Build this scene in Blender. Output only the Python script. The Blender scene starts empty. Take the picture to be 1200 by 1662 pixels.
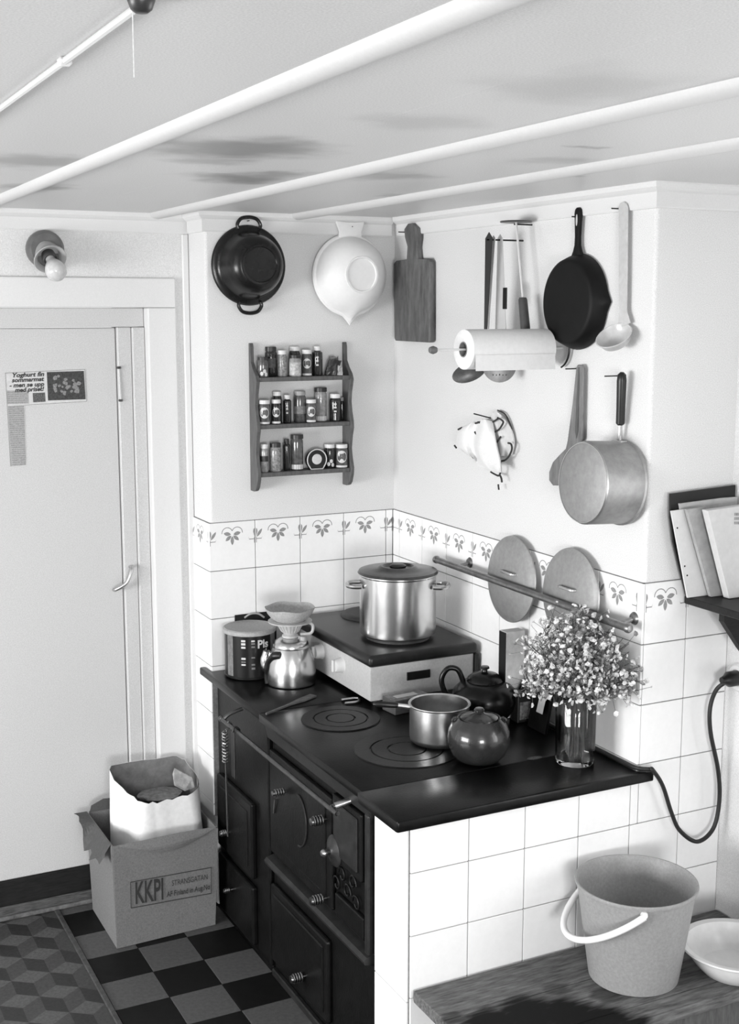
import bpy, bmesh, math, random
from mathutils import Vector, Matrix, noise as mnoise

random.seed(7)
SC = bpy.context.scene
COL = SC.collection
PI = math.pi

# ------------------------------------------------------------------ camera
CAM = Vector((-1.8804, -3.5823, 1.8561))
YAW, PIT, FPX = 0.464, -0.1573, 2060.5
FW = Vector((math.sin(YAW) * math.cos(PIT), math.cos(YAW) * math.cos(PIT), math.sin(PIT)))
RT = Vector((math.cos(YAW), -math.sin(YAW), 0.0))
UP = RT.cross(FW)
cd = bpy.data.cameras.new('camera')
cd.sensor_fit = 'VERTICAL'
cd.sensor_height = 36.0
cd.lens = FPX / 1662.0 * 36.0
cd.clip_start = 0.05
cam = bpy.data.objects.new('camera', cd)
COL.objects.link(cam)
rm = Matrix((RT, UP, -FW)).transposed()
cam.matrix_world = Matrix.Translation(CAM) @ rm.to_4x4()
SC.camera = cam

# ------------------------------------------------------------------ world, daylight through the room's windows, exposure
w = bpy.data.worlds.new('sky')
SC.world = w
w.use_nodes = True
w.node_tree.nodes['Background'].inputs['Color'].default_value = (0.8, 0.8, 0.8, 1)
w.node_tree.nodes['Background'].inputs['Strength'].default_value = 1.0
SC.view_settings.view_transform = 'Standard'
SC.view_settings.look = 'None'
SC.view_settings.gamma = 1.0
SC.view_settings.use_curve_mapping = False
SC.view_settings.exposure = 0.44

RX0, RX1, RY0 = -4.6, 0.258, -6.2          # room: left wall, right wall, wall behind the camera
CEIL = 2.14

def area(name, loc, direction, sx, sy, power):
    l = bpy.data.lights.new(name, 'AREA')
    l.shape = 'RECTANGLE'
    l.size, l.size_y = sx, sy
    l.energy = power
    l.color = (1, 1, 1)
    o = bpy.data.objects.new(name, l)
    COL.objects.link(o)
    o.location = loc
    o.rotation_euler = Vector(direction).to_track_quat('-Z', 'Y').to_euler()
    return o

# windows: (wall, centre along the wall, sill, head, width)
WIN_L = (-1.6, 0.55, 1.60, 2.2)      # in the left wall
WIN_R = (-2.35, 0.70, 1.70, 1.1)      # in the right wall
WIN_B = (-2.3, 0.60, 1.62, 1.4)       # in the wall behind the camera
area('daylight_left', (RX0 - 0.10, WIN_L[0], (WIN_L[1] + WIN_L[2]) / 2), (1, 0, -.30), WIN_L[3], WIN_L[2] - WIN_L[1], 140)
area('daylight_right', (RX1 + 0.20, WIN_R[0], (WIN_R[1] + WIN_R[2]) / 2), (-1, 0, -.25), WIN_R[3], WIN_R[2] - WIN_R[1], 14)
area('daylight_rear', (WIN_B[0], RY0 - 0.10, (WIN_B[1] + WIN_B[2]) / 2), (0, 1, -.3), WIN_B[3], WIN_B[2] - WIN_B[1], 122)

# ------------------------------------------------------------------ pixel -> place on a known plane
def ray(px, py):
    return FW + RT * ((px - 600) / FPX) + UP * ((831 - py) / FPX)
def wx(px, py, X):
    d = ray(px, py); return CAM + d * ((X - CAM.x) / d.x)
def wy(px, py, Y):
    d = ray(px, py); return CAM + d * ((Y - CAM.y) / d.y)
def wz(px, py, Z):
    d = ray(px, py); return CAM + d * ((Z - CAM.z) / d.z)

# ------------------------------------------------------------------ materials
MATS = {}
def mat(name, v, rough=0.5, metal=0.0, spec=0.5, var=0.0, vs=40.0, bump=0.0, bs=200.0, coat=0.0, trans=0.0, ior=1.45, stretch=None):
    """grey procedural material: value v, +-var noise of scale vs, bump of scale bs"""
    if name in MATS: return MATS[name]
    m = bpy.data.materials.new(name)
    m.use_nodes = True
    nt = m.node_tree
    b = nt.nodes['Principled BSDF']
    b.inputs['Roughness'].default_value = rough
    b.inputs['Metallic'].default_value = metal
    b.inputs['Specular IOR Level'].default_value = spec
    b.inputs['Coat Weight'].default_value = coat
    b.inputs['Transmission Weight'].default_value = trans
    b.inputs['IOR'].default_value = ior
    b.inputs['Base Color'].default_value = (v, v, v, 1)
    tc = nt.nodes.new('ShaderNodeTexCoord')
    src = tc.outputs['Object']
    if stretch:
        mp = nt.nodes.new('ShaderNodeMapping')
        mp.inputs['Scale'].default_value = stretch
        nt.links.new(src, mp.inputs['Vector']); src = mp.outputs['Vector']
    if var > 0:
        n = nt.nodes.new('ShaderNodeTexNoise')
        n.inputs['Scale'].default_value = vs
        n.inputs['Detail'].default_value = 5
        n.inputs['Roughness'].default_value = 0.65
        nt.links.new(src, n.inputs['Vector'])
        r = nt.nodes.new('ShaderNodeValToRGB')
        lo, hi = max(0, v * (1 - var)), min(1, v * (1 + var))
        r.color_ramp.elements[0].position = 0.3
        r.color_ramp.elements[1].position = 0.7
        r.color_ramp.elements[0].color = (lo, lo, lo, 1)
        r.color_ramp.elements[1].color = (hi, hi, hi, 1)
        nt.links.new(n.outputs['Fac'], r.inputs['Fac'])
        nt.links.new(r.outputs['Color'], b.inputs['Base Color'])
    if bump > 0:
        n2 = nt.nodes.new('ShaderNodeTexNoise')
        n2.inputs['Scale'].default_value = bs
        n2.inputs['Detail'].default_value = 3
        nt.links.new(src, n2.inputs['Vector'])
        bp = nt.nodes.new('ShaderNodeBump')
        bp.inputs['Strength'].default_value = bump
        bp.inputs['Distance'].default_value = 0.002
        nt.links.new(n2.outputs['Fac'], bp.inputs['Height'])
        nt.links.new(bp.outputs['Normal'], b.inputs['Normal'])
    MATS[name] = m
    return m

def blotched(name, v, dark, spots, rough=0.5, var=0.06, vs=300.0, wob=0.06, ns=9.0, core=0.25):
    """paint with soft dark blotches: spots = [(x, y, z, radius, strength)] in world metres"""
    m = mat(name, v, rough, var=var, vs=vs)
    nt = m.node_tree
    b = nt.nodes['Principled BSDF']
    base = b.inputs['Base Color'].links[0].from_socket
    geo = nt.nodes.new('ShaderNodeNewGeometry')
    nz = nt.nodes.new('ShaderNodeTexNoise')
    nz.inputs['Scale'].default_value = ns
    nz.inputs['Detail'].default_value = 4
    nt.links.new(geo.outputs['Position'], nz.inputs['Vector'])
    sub = nt.nodes.new('ShaderNodeVectorMath'); sub.operation = 'SUBTRACT'
    nt.links.new(nz.outputs['Color'], sub.inputs[0]); sub.inputs[1].default_value = (0.5, 0.5, 0.5)
    scl = nt.nodes.new('ShaderNodeVectorMath'); scl.operation = 'SCALE'
    nt.links.new(sub.outputs[0], scl.inputs[0]); scl.inputs['Scale'].default_value = wob * 4
    pos = nt.nodes.new('ShaderNodeVectorMath'); pos.operation = 'ADD'
    nt.links.new(geo.outputs['Position'], pos.inputs[0]); nt.links.new(scl.outputs[0], pos.inputs[1])
    acc = None
    for (x, y, z, r, s) in spots:
        d = nt.nodes.new('ShaderNodeVectorMath'); d.operation = 'DISTANCE'
        nt.links.new(pos.outputs[0], d.inputs[0]); d.inputs[1].default_value = (x, y, z)
        mr = nt.nodes.new('ShaderNodeMapRange'); mr.interpolation_type = 'SMOOTHSTEP'
        mr.inputs['From Min'].default_value = r; mr.inputs['From Max'].default_value = r * core
        mr.inputs['To Min'].default_value = 0; mr.inputs['To Max'].default_value = s
        nt.links.new(d.outputs['Value'], mr.inputs['Value'])
        if acc is None: acc = mr.outputs[0]
        else:
            a = nt.nodes.new('ShaderNodeMath'); a.operation = 'MAXIMUM'
            nt.links.new(acc, a.inputs[0]); nt.links.new(mr.outputs[0], a.inputs[1]); acc = a.outputs[0]
    mx = nt.nodes.new('ShaderNodeMix'); mx.data_type = 'RGBA'
    nt.links.new(acc, mx.inputs['Factor'])
    nt.links.new(base, mx.inputs['A'])
    mx.inputs['B'].default_value = (dark, dark, dark, 1)
    nt.links.new(mx.outputs['Result'], b.inputs['Base Color'])
    return m

# ------------------------------------------------------------------ mesh helpers (all shapes in world metres)
def BM(): return bmesh.new()

def box(bm, x0, x1, y0, y1, z0, z1, bev=0.0, seg=1, M=None):
    vs = [bm.verts.new(c) for c in ((x0,y0,z0),(x1,y0,z0),(x1,y1,z0),(x0,y1,z0),(x0,y0,z1),(x1,y0,z1),(x1,y1,z1),(x0,y1,z1))]
    fs = [bm.faces.new([vs[i] for i in q]) for q in ((3,2,1,0),(4,5,6,7),(0,1,5,4),(1,2,6,5),(2,3,7,6),(3,0,4,7))]
    if bev > 0:
        es = list({e for f in fs for e in f.edges})
        r = bmesh.ops.bevel(bm, geom=es, offset=bev, segments=seg, profile=0.5, affect='EDGES')
        if M is not None:
            bmesh.ops.transform(bm, matrix=M, verts=list({v for f in r['faces'] for v in f.verts} | {v for v in vs if v.is_valid}))
    elif M is not None:
        bmesh.ops.transform(bm, matrix=M, verts=vs)
    return bm

def lathe(bm, prof, M=None, seg=32, arc=None):
    """surface of revolution about local z; prof = [(r, z)...]"""
    M = M or Matrix.Identity(4)
    rows = []
    n = seg
    for (r, z) in prof:
        if r < 1e-6:
            rows.append([bm.verts.new(M @ Vector((0, 0, z)))])
        else:
            rows.append([bm.verts.new(M @ Vector((r * math.cos(2*PI*i/n), r * math.sin(2*PI*i/n), z))) for i in range(n)])
    for a, b in zip(rows[:-1], rows[1:]):
        for i in range(n):
            j = (i + 1) % n
            q = [a[0] if len(a) == 1 else a[i], a[0] if len(a) == 1 else a[j], b[0] if len(b) == 1 else b[j], b[0] if len(b) == 1 else b[i]]
            u = []
            for v in q:
                if v not in u: u.append(v)
            if len(u) > 2:
                try: bm.faces.new(u)
                except ValueError: pass
    return bm

def tube(bm, pts, rad, seg=8, closed=False, cap=True):
    pts = [Vector(p) for p in pts]
    n = len(pts)
    rads = rad if isinstance(rad, (list, tuple)) else [rad] * n
    tang = []
    for i in range(n):
        if closed: t = pts[(i+1) % n] - pts[i-1]
        else: t = pts[min(i+1, n-1)] - pts[max(i-1, 0)]
        tang.append(t.normalized() if t.length > 1e-9 else Vector((0,0,1)))
    ref = Vector((0,0,1)) if abs(tang[0].z) < 0.9 else Vector((1,0,0))
    nrm = (ref - tang[0] * ref.dot(tang[0])).normalized()
    rings = []
    for i in range(n):
        t = tang[i]
        nrm = (nrm - t * nrm.dot(t))
        nrm = nrm.normalized() if nrm.length > 1e-6 else t.orthogonal().normalized()
        bn = t.cross(nrm)
        rings.append([bm.verts.new(pts[i] + (nrm * math.cos(2*PI*k/seg) + bn * math.sin(2*PI*k/seg)) * rads[i]) for k in range(seg)])
    m = n if closed else n - 1
    for i in range(m):
        a, b = rings[i], rings[(i+1) % n]
        for k in range(seg):
            bm.faces.new((a[k], a[(k+1) % seg], b[(k+1) % seg], b[k]))
    if cap and not closed:
        bm.faces.new(rings[0][::-1]); bm.faces.new(rings[-1])
    return bm

def smooth_path(pts, k=6, closed=False):
    """Catmull-Rom through the points"""
    P = [Vector(p) for p in pts]
    out = []
    n = len(P)
    rng = range(n) if closed else range(n - 1)
    for i in rng:
        if closed: a, b, c, d = P[i-1], P[i], P[(i+1) % n], P[(i+2) % n]
        else: a, b, c, d = P[max(i-1,0)], P[i], P[i+1], P[min(i+2,n-1)]
        for j in range(k):
            t = j / k
            out.append(0.5*((2*b) + (c-a)*t + (2*a-5*b+4*c-d)*t*t + (3*b-a-3*c+d)*t*t*t))
    if not closed: out.append(P[-1])
    return out

def prism(bm, pts, off):
    """polygon of world points extruded by the vector off"""
    off = Vector(off)
    a = [bm.verts.new(Vector(p)) for p in pts]
    b = [bm.verts.new(Vector(p) + off) for p in pts]
    n = len(a)
    bm.faces.new(a); bm.faces.new(b[::-1])
    for i in range(n):
        bm.faces.new((a[i], b[i], b[(i+1) % n], a[(i+1) % n]))
    return bm

def bevel_all(bm, off, seg=2, ang=30):
    bm.normal_update()
    es = [e for e in bm.edges if len(e.link_faces) == 2 and e.calc_face_angle(0) > math.radians(ang)]
    bmesh.ops.bevel(bm, geom=es, offset=off, segments=seg, profile=0.5, affect='EDGES')
    return bm

def grid_sheet(bm, rows, sub=3):
    """smooth surface through a rectangular net of points"""
    fine = [smooth_path(r, sub) for r in rows]
    cols = list(zip(*fine))
    fc = [smooth_path(c, sub) for c in cols]
    net = [[bm.verts.new(fc[i][j]) for i in range(len(fc))] for j in range(len(fc[0]))]
    for j in range(len(net) - 1):
        for i in range(len(net[0]) - 1):
            bm.faces.new((net[j][i], net[j][i+1], net[j+1][i+1], net[j+1][i]))
    return bm

def W1M(x, y, z):   # local z points out of the rack wall (towards -Y), local y up
    return Matrix.Translation((x, y, z)) @ Matrix.Rotation(PI/2, 4, 'X')
def W2M(x, y, z):   # local z points out of the pan wall (towards -X), local x up
    return Matrix.Translation((x, y, z)) @ Matrix.Rotation(-PI/2, 4, 'Y')
def axisM(p, d):
    return Matrix.Translation(p) @ Vector(d).to_track_quat('Z', 'Y').to_matrix().to_4x4()

def text_bm(s, size, shear=0.0, xs=1.0, M=None, extrude=0.0, align='LEFT', weight=0.0):
    c = bpy.data.curves.new('text', 'FONT')
    c.body = s; c.size = size; c.shear = shear; c.align_x = align
    c.extrude = extrude; c.offset = weight; c.resolution_u = 3
    o = bpy.data.objects.new('text', c)
    COL.objects.link(o)
    dg = bpy.context.evaluated_depsgraph_get()
    me = bpy.data.meshes.new_from_object(o.evaluated_get(dg))
    bm = bmesh.new(); bm.from_mesh(me)
    bpy.data.meshes.remove(me)
    bpy.data.objects.remove(o); bpy.data.curves.remove(c)
    bmesh.ops.scale(bm, vec=(xs, 1, 1), verts=bm.verts)
    if M is not None: bmesh.ops.transform(bm, matrix=M, verts=bm.verts)
    return bm

# ------------------------------------------------------------------ objects
WM = {}
def rootm(o):
    while o.parent: o = o.parent
    return WM.get(o.name, Matrix.Identity(4))

def obj(name, bm, m, parent=None, smooth=False, mods=None):
    if parent is not None:
        bmesh.ops.transform(bm, matrix=rootm(parent).inverted(), verts=bm.verts)
    bmesh.ops.recalc_face_normals(bm, faces=bm.faces)
    me = bpy.data.meshes.new(name)
    bm.to_mesh(me); bm.free()
    if isinstance(m, (list, tuple)):
        for k in m: me.materials.append(k)
    else: me.materials.append(m)
    o = bpy.data.objects.new(name, me)
    COL.objects.link(o)
    if smooth:
        for p in me.polygons: p.use_smooth = True
        try: me.set_sharp_from_angle(angle=math.radians(40))
        except Exception: pass
    if parent is not None: o.parent = parent
    return o

def shared(name, me, parent, M):
    """one more object with the mesh data me, placed at world matrix M under parent"""
    o = bpy.data.objects.new(name, me)
    COL.objects.link(o)
    o.parent = parent
    o.matrix_local = rootm(parent).inverted() @ M
    return o

def thing(name, label, cat, loc, group=None):
    o = bpy.data.objects.new(name, None)
    COL.objects.link(o)
    o.empty_display_size = 0.05
    o.location = loc
    WM[o.name] = Matrix.Translation(loc)
    o['label'] = label; o['category'] = cat
    if group: o['group'] = group
    return o

def tag(o, label, cat, group=None):
    o['label'] = label; o['category'] = cat
    if group: o['group'] = group
    return o

def struct(name, bm, m, label, cat, smooth=False):
    o = obj(name, bm, m, None, smooth)
    o['kind'] = 'structure'; o['label'] = label; o['category'] = cat
    return o
# ================================================================== THE SETTING
XL, Y1, RD = 0.6241, 1.2643, 0.1535       # niche width, depth of the pan wall, depth of the door-wall recess
ZT = 1.225                                # top of the tiling
PZ = 0.768                                # top of the stove plate
TP, TV = 0.15, 0.148                      # tile pitch, across and down

M_wall = mat('wall_paint', 0.67, 0.75, var=0.17, vs=420, bump=0.25, bs=350)
M_trimw = mat('white_gloss_paint', 0.68, 0.4, var=0.04, vs=300)
M_batten = mat('white_batten_paint', 0.58, 0.5, var=0.03, vs=200)
M_door = mat('door_paint', 0.54, 0.5, var=0.17, vs=380)
M_grout = mat('grout', 0.16, 0.9, var=0.3, vs=120)
M_tile = mat('glazed_white_tile', 0.86, 0.16, var=0.02, vs=60, coat=0.2)
M_print = mat('tile_print', 0.27, 0.3, var=0.25, vs=200)
M_darkwood = mat('dark_stained_wood', 0.012, 0.5, spec=.3, var=0.5, vs=25, stretch=(1, 8, 8))

def wall_with_opening(name, label, axis, at, thick, a0, a1, o0, o1, s, h):
    """wall at coordinate 'at' on axis, spanning a0..a1 on the other axis, opening o0..o1, sill s, head h"""
    bm = BM()
    def bx(p0, p1, z0, z1):
        if p1 <= p0 or z1 <= z0: return
        if axis == 'x': box(bm, min(at, at + thick), max(at, at + thick), p0, p1, z0, z1)
        else: box(bm, p0, p1, min(at, at + thick), max(at, at + thick), z0, z1)
    bx(a0, o0, 0, CEIL); bx(o1, a1, 0, CEIL); bx(o0, o1, 0, s); bx(o0, o1, h, CEIL)
    return struct(name, bm, M_wall, label, 'wall')

def window(name, axis, at, c, s, h, wdt, label):
    bm = BM()
    f = 0.05
    def bx(p0, p1, z0, z1):
        if axis == 'x': box(bm, at - 0.025, at + 0.025, p0, p1, z0, z1)
        else: box(bm, p0, p1, at - 0.025, at + 0.025, z0, z1)
    a, b = c - wdt / 2, c + wdt / 2
    bx(a, a + f, s, h); bx(b - f, b, s, h); bx(a + f, b - f, s, s + f); bx(a + f, b - f, h - f, h)
    o = struct(name, bm, M_trimw, label, 'window')
    bm = BM(); bx(c - 0.025, c + 0.025, s + f, h - f); obj('mullion', bm, M_trimw, o)
    bm = BM(); zz = s + (h - s) * 0.66; bx(a + f, c - 0.025, zz - .012, zz + .012); obj('glazing_bar', bm, M_trimw, o)
    bm = BM(); bx(c + 0.025, b - f, zz - .012, zz + .012); obj('glazing_bar', bm, M_trimw, o)
    return o

# ---- floor slab
bm = BM(); box(bm, RX0 - .2, RX1 + .25, RY0 - .2, 0.75, -0.12, -0.012)
floor = struct('floor', bm, mat('floor_slab', 0.05, 0.8), 'dark kitchen floor with checkered tiles by the stove and patterned linoleum', 'floor')
M_ft_d = mat('floor_tile_dark', 0.005, 0.5, var=0.4, vs=30, spec=.25)
M_ft_l = mat('floor_tile_grey', 0.085, 0.45, var=0.25, vs=90)
FP = 0.1515
tile_d = BM(); box(tile_d, 0.0008, FP - .0008, 0.0008, FP - .0008, -0.012, 0.0, 0.0008)
me_d = bpy.data.meshes.new('floor_tile'); tile_d.to_mesh(me_d); me_l = me_d.copy(); tile_d.free()
me_d.materials.append(M_ft_d); me_l.materials.append(M_ft_l)
# checkered tiles: X from the joint strip to the stove, Y from the threshold towards the room
for i in range(0, 8):
    for j in range(-3, 12):
        x = -1.078 + FP * i; y = -0.150 - FP * (j + 1)
        if i >= 3 and y + FP > -Y1: continue          # under the stove
        if y > 0.24: continue
        shared('floor_tile', me_d if (i + j) % 2 == 0 else me_l, floor, Matrix.Translation((x, y, 0)))
# printed linoleum with a tumbling-block pattern to the left of the joint strip
e = 0.078
bm = BM()
h3 = e * math.sqrt(3) / 2
mats_l = [mat('lino_pale', 0.085, 0.5, var=0.3, vs=110), mat('lino_mid', 0.050, 0.5, var=0.3, vs=110), mat('lino_dark', 0.022, 0.5, var=0.35, vs=110)]
xr = -1.094
for r in range(-4, 30):
    for c in range(-18, 3):
        cx = -1.19 + c * 2 * h3 * 0.80 + (h3 * 0.80 if r % 2 else 0); cy = 0.14 - r * e * 1.5
        def P(a, b): return (cx + a * 0.80, cy + b)
        hexa = [P(0, e), P(h3, e/2), P(h3, -e/2), P(0, -e), P(-h3, -e/2), P(-h3, e/2)]
        for k, q in enumerate(([hexa[0], hexa[1], P(0,0), hexa[5]], [hexa[1], hexa[2], hexa[3], P(0,0)], [P(0,0), hexa[3], hexa[4], hexa[5]])):
            if max(p[0] for p in q) > xr + 0.05 or max(p[1] for p in q) > 0.30: continue
            pts = [(min(p[0], xr), p[1]) for p in q]
            try:
                f = bm.faces.new([bm.verts.new((p[0], p[1], -0.001)) for p in pts]); f.material_index = k
            except ValueError: pass
lino = obj('linoleum_pattern', bm, mats_l, floor)
lino['kind'] = 'stuff'
bm = BM(); box(bm, RX0, xr, RY0, 0.3, -0.012, -0.0012); obj('linoleum_sheet', bm, mats_l[1], floor)
bm = BM(); box(bm, RX0, RX1, RY0, -0.150 - FP * 12, -0.012, -0.0022); obj('linoleum_sheet', bm, mats_l[1], floor)
bm = BM(); box(bm, -1.094, -1.079, -2.0, 0.20, -0.008, 0.005, 0.002); obj('joint_strip', bm, mat('worn_metal_strip', 0.08, 0.45, metal=0.3, var=0.4, vs=60), floor)

# ---- ceiling: boards between battens
def cz(px, py): 
    p = wz(px, py, CEIL); return (p.x, p.y, CEIL)
spots = [(*cz(385, 242), .22, .8), (*cz(340, 262), .12, .5), (*cz(395, 290), .17, .8), (*cz(60, 262), .17, .55), (*cz(70, 305), .13, .65), (*cz(440, 283), .12, .6),
         (*cz(640, 285), .13, .45), (*cz(945, 240), .05, .55), (*cz(900, 262), .10, .3), (*cz(690, 200), .14, .25), (*cz(950, 140), .18, .25), (*cz(660, 318), .08, .4), (*cz(940, 285), .04, .35)]
M_ceil = blotched('ceiling_paint', 0.62, 0.16, spots, rough=0.42, var=0.17, vs=350, wob=0.05)  # ceiling paint darkened in soft-edged blotches
bm = BM(); box(bm, RX0 - .2, RX1 + .25, RY0 - .2, 0.6, CEIL + 0.008, CEIL + 0.12)
ceiling = struct('ceiling', bm, M_ceil, 'low white painted board ceiling with rounded battens and dark blotches', 'ceiling')
bx_ = [-4.6, -3.3, -2.27, -1.76, -1.24, -0.98, -0.722, -0.335, 0.258]
for a, b in zip(bx_[:-1], bx_[1:]):
    bm = BM(); box(bm, a + .0002, b - .0002, RY0, 0.30, CEIL, CEIL + 0.009); obj('ceiling_board', bm, M_ceil, ceiling)
for x, hw in ((-2.27, .02), (-1.76, .02), (-1.237, .021), (-0.722, .024), (-0.335, .024)):
    if x == -1.76: continue
    bm = BM()
    prof = [(x + hw * math.cos(PI * k / 8), CEIL - 0.017 * math.sin(PI * k / 8)) for k in range(9)]
    yb = RD + .02 if x < -XL else -0.012
    prism(bm, [(p[0], RY0 + .01, p[1]) for p in prof], (0, yb - RY0 - .01, 0))
    obj('batten', bm, M_batten, ceiling, True)

# ---- walls
bm = BM()
box(bm, RX0, -1.72, RD, RD + .45, 0, CEIL); box(bm, -0.740, -XL + .02, RD, RD + .45, 0, CEIL); box(bm, -1.72, -0.740, RD, RD + .45, 1.880, CEIL)
wall_door = struct('wall_back', bm, M_wall, 'pale painted wall around the plain door', 'wall')
bm = BM(); box(bm, -XL, 0.6, 0, RD + .44, 0, CEIL, 0.010, 3)
wall_rack = struct('wall_chimney', bm, M_wall, 'pale chimney breast wall behind the spice rack', 'wall', True)
bm = BM(); box(bm, 0, 0.7, -Y1, 0.02, 0, CEIL, 0.010, 3)
wall_pan = struct('wall_pans', bm, M_wall, 'pale wall over the stove where the pans hang', 'wall', True)
wall_with_opening('wall_right', 'white wall carrying the magazine shelf and the socket', 'x', RX1, 0.30, RY0, -Y1, WIN_R[0] - WIN_R[3]/2, WIN_R[0] + WIN_R[3]/2, WIN_R[1], WIN_R[2])
wall_with_opening('wall_left', 'pale side wall with a window, opposite the stove', 'x', RX0, -0.20, RY0, RD, WIN_L[0] - WIN_L[3]/2, WIN_L[0] + WIN_L[3]/2, WIN_L[1], WIN_L[2])
wall_with_opening('wall_rear', 'pale wall with a window facing the stove corner', 'y', RY0, -0.20, RX0, RX1, WIN_B[0] - WIN_B[3]/2, WIN_B[0] + WIN_B[3]/2, WIN_B[1], WIN_B[2])
window('window_1', 'x', RX0 - .05, WIN_L[0], WIN_L[1], WIN_L[2], WIN_L[3], 'wide white casement window in the side wall opposite the stove')
window('window_2', 'x', RX1 + .10, WIN_R[0], WIN_R[1], WIN_R[2], WIN_R[3], 'white casement window in the wall beyond the magazine shelf')
window('window_3', 'y', RY0 - .05, WIN_B[0], WIN_B[1], WIN_B[2], WIN_B[3], 'white casement window in the wall facing the stove corner')

# ---- masonry pier under the near end of the stove plate
bm = BM(); box(bm, -XL + .0005, -0.004, -Y1 - .002, -1.104, 0, 0.744)
pier = struct('wall_stove_pier', bm, M_grout, 'white tiled masonry pier closing the near end of the stove', 'wall')
# ---- grout beds
bm = BM(); box(bm, -XL - .003, 0, -.003, RD - .003, 0.3, ZT); grout_rack = obj('grout_bed', bm, M_grout, wall_rack)
bm = BM(); box(bm, -.003, 0.0, -Y1 - .003, 0, 0.3, ZT); box(bm, -.003, RX1 + .01, -Y1 - .003, -Y1 + .001, 0, ZT); grout_pan = obj('grout_bed', bm, M_grout, wall_pan)

# ---- tiles, one object each, alike tiles sharing a mesh
TT = 0.0065                                # how far the tile face stands off the wall
G = 0.0011                                 # half joint
tile_cache = {}
def leaf(bm, cx, cy, a, l, wd, z):
    """one printed petal: pointed ellipse from (cx, cy) along angle a"""
    n = 6
    pts = []
    for k in range(n + 1): t = k / n; pts.append((t * l, wd * math.sin(PI * t) ** .8))
    for k in range(n - 1, 0, -1): t = k / n; pts.append((t * l, -wd * math.sin(PI * t) ** .8))
    c, s = math.cos(a), math.sin(a)
    f = bm.faces.new([bm.verts.new((cx + p[0]*c - p[1]*s, cy + p[0]*s + p[1]*c, z)) for p in pts]); f.material_index = 1
def arcline(bm, cx, cy, r, a0, a1, wd, z, lo, hi):
    n = 8
    for k in range(n):
        t0, t1 = a0 + (a1-a0)*k/n, a0 + (a1-a0)*(k+1)/n
        q = [(cx + (r-wd)*math.cos(t0), cy + (r-wd)*math.sin(t0)), (cx + (r+wd)*math.cos(t0), cy + (r+wd)*math.sin(t0)), (cx + (r+wd)*math.cos(t1), cy + (r+wd)*math.sin(t1)), (cx + (r-wd)*math.cos(t1), cy + (r-wd)*math.sin(t1))]
        if min(p[0] for p in q) < lo or max(p[0] for p in q) > hi: continue
        f = bm.faces.new([bm.verts.new((p[0], p[1], z)) for p in q]); f.material_index = 1
def tile_mesh(wd, ht, border=None):
    """tile in local x (across) / y (up), front at z = TT; border = x offset of the ornament centre or None"""
    key = (round(wd, 4), round(ht, 4), border)
    if key in tile_cache: return tile_cache[key]
    bm = BM(); box(bm, G, wd - G, G, ht - G, 0, TT, 0.0009)
    for f in bm.faces: f.smooth = False
    if border is not None:
        z = TT + 0.00015
        lo, hi = G + .001, wd - G - .001
        top = ht
        cx = border
        cy = top - 0.040
        if lo + .022 < cx < hi - .022:
            for a, l, q in ((-90, .028, .0055), (-140, .024, .0055), (-40, .024, .0055), (168, .024, .006), (12, .024, .006)):
                leaf(bm, cx + .004 * math.cos(math.radians(a)), cy + .004 * math.sin(math.radians(a)), math.radians(a), l, q, z)
            arcline(bm, cx - .016, cy + .006, .017, math.radians(20), math.radians(185), .0012, z, lo, hi)
            arcline(bm, cx + .016, cy + .006, .017, math.radians(-5), math.radians(160), .0012, z, lo, hi)
        for ex in (cx - TP / 2, cx + TP / 2):            # half a tulip at either joint
            for a, l, q in ((90, .026, .0055), (55, .030, .005), (125, .030, .005)):
                # clip by keeping petals whose root and tip lie on this tile
                tx = ex + l * math.cos(math.radians(a)); 
                if a == 90:
                    sgn = 1 if ex <= wd / 2 else -1
                    x0 = max(lo, ex) if sgn > 0 else min(hi, ex)
                    if lo <= x0 <= hi:
                        f = bm.faces.new([bm.verts.new(v) for v in ((x0, cy - .014, z), (x0 + sgn*.005, cy + .004, z), (x0 + sgn*.004, cy + .012, z), (x0, cy + .016, z))]); f.material_index = 1
                        f = bm.faces.new([bm.verts.new(v) for v in ((x0, cy - .030, z), (x0 + sgn*.0022, cy - .030, z), (x0 + sgn*.0022, cy - .012, z), (x0, cy - .012, z))]); f.material_index = 1
                        f = bm.faces.new([bm.verts.new(v) for v in ((x0, cy - .019, z), (x0 + sgn*.018, cy - .019, z), (x0 + sgn*.021, cy - .010, z), (x0 + sgn*.018, cy - .0165, z), (x0, cy - .0165, z))]); f.material_index = 1
                elif lo < tx < hi and (ex - lo) * (1 if tx > ex else -1) > -0.004 * 0 - .02 and ((tx > ex and ex < hi - .02 and ex >= -0.01) or (tx < ex and ex > lo + .02 and ex <= wd + .01)):
                    rx = min(max(ex, lo + .003), hi - .003)
                    leaf(bm, rx, cy - .012, math.radians(a), l, q * .9, z)
    me = bpy.data.meshes.new('tile'); bm.to_mesh(me); bm.free()
    me.materials.append(M_tile); me.materials.append(M_print)
    tile_cache[key] = me
    return me

def tile_field(parent, origin, across, edges, rows, phase):
    """edges: cut positions along 'across' from origin; rows: list of (ztop, zbottom, border?)"""
    ax = Vector(across); up = Vector((0, 0, 1)); nn = ax.cross(up)
    R = Matrix((ax, up, nn)).transposed().to_4x4()
    for (zt, zb, brd) in rows:
        for a, b in zip(edges[:-1], edges[1:]):
            if b - a < 0.006: continue
            me = tile_mesh(b - a, zt - zb, (round(phase(a, b) - a, 3) if brd else None))
            shared('tile', me, parent, Matrix.Translation(Vector(origin) + ax * a + Vector((0, 0, zb))) @ R)

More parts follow.
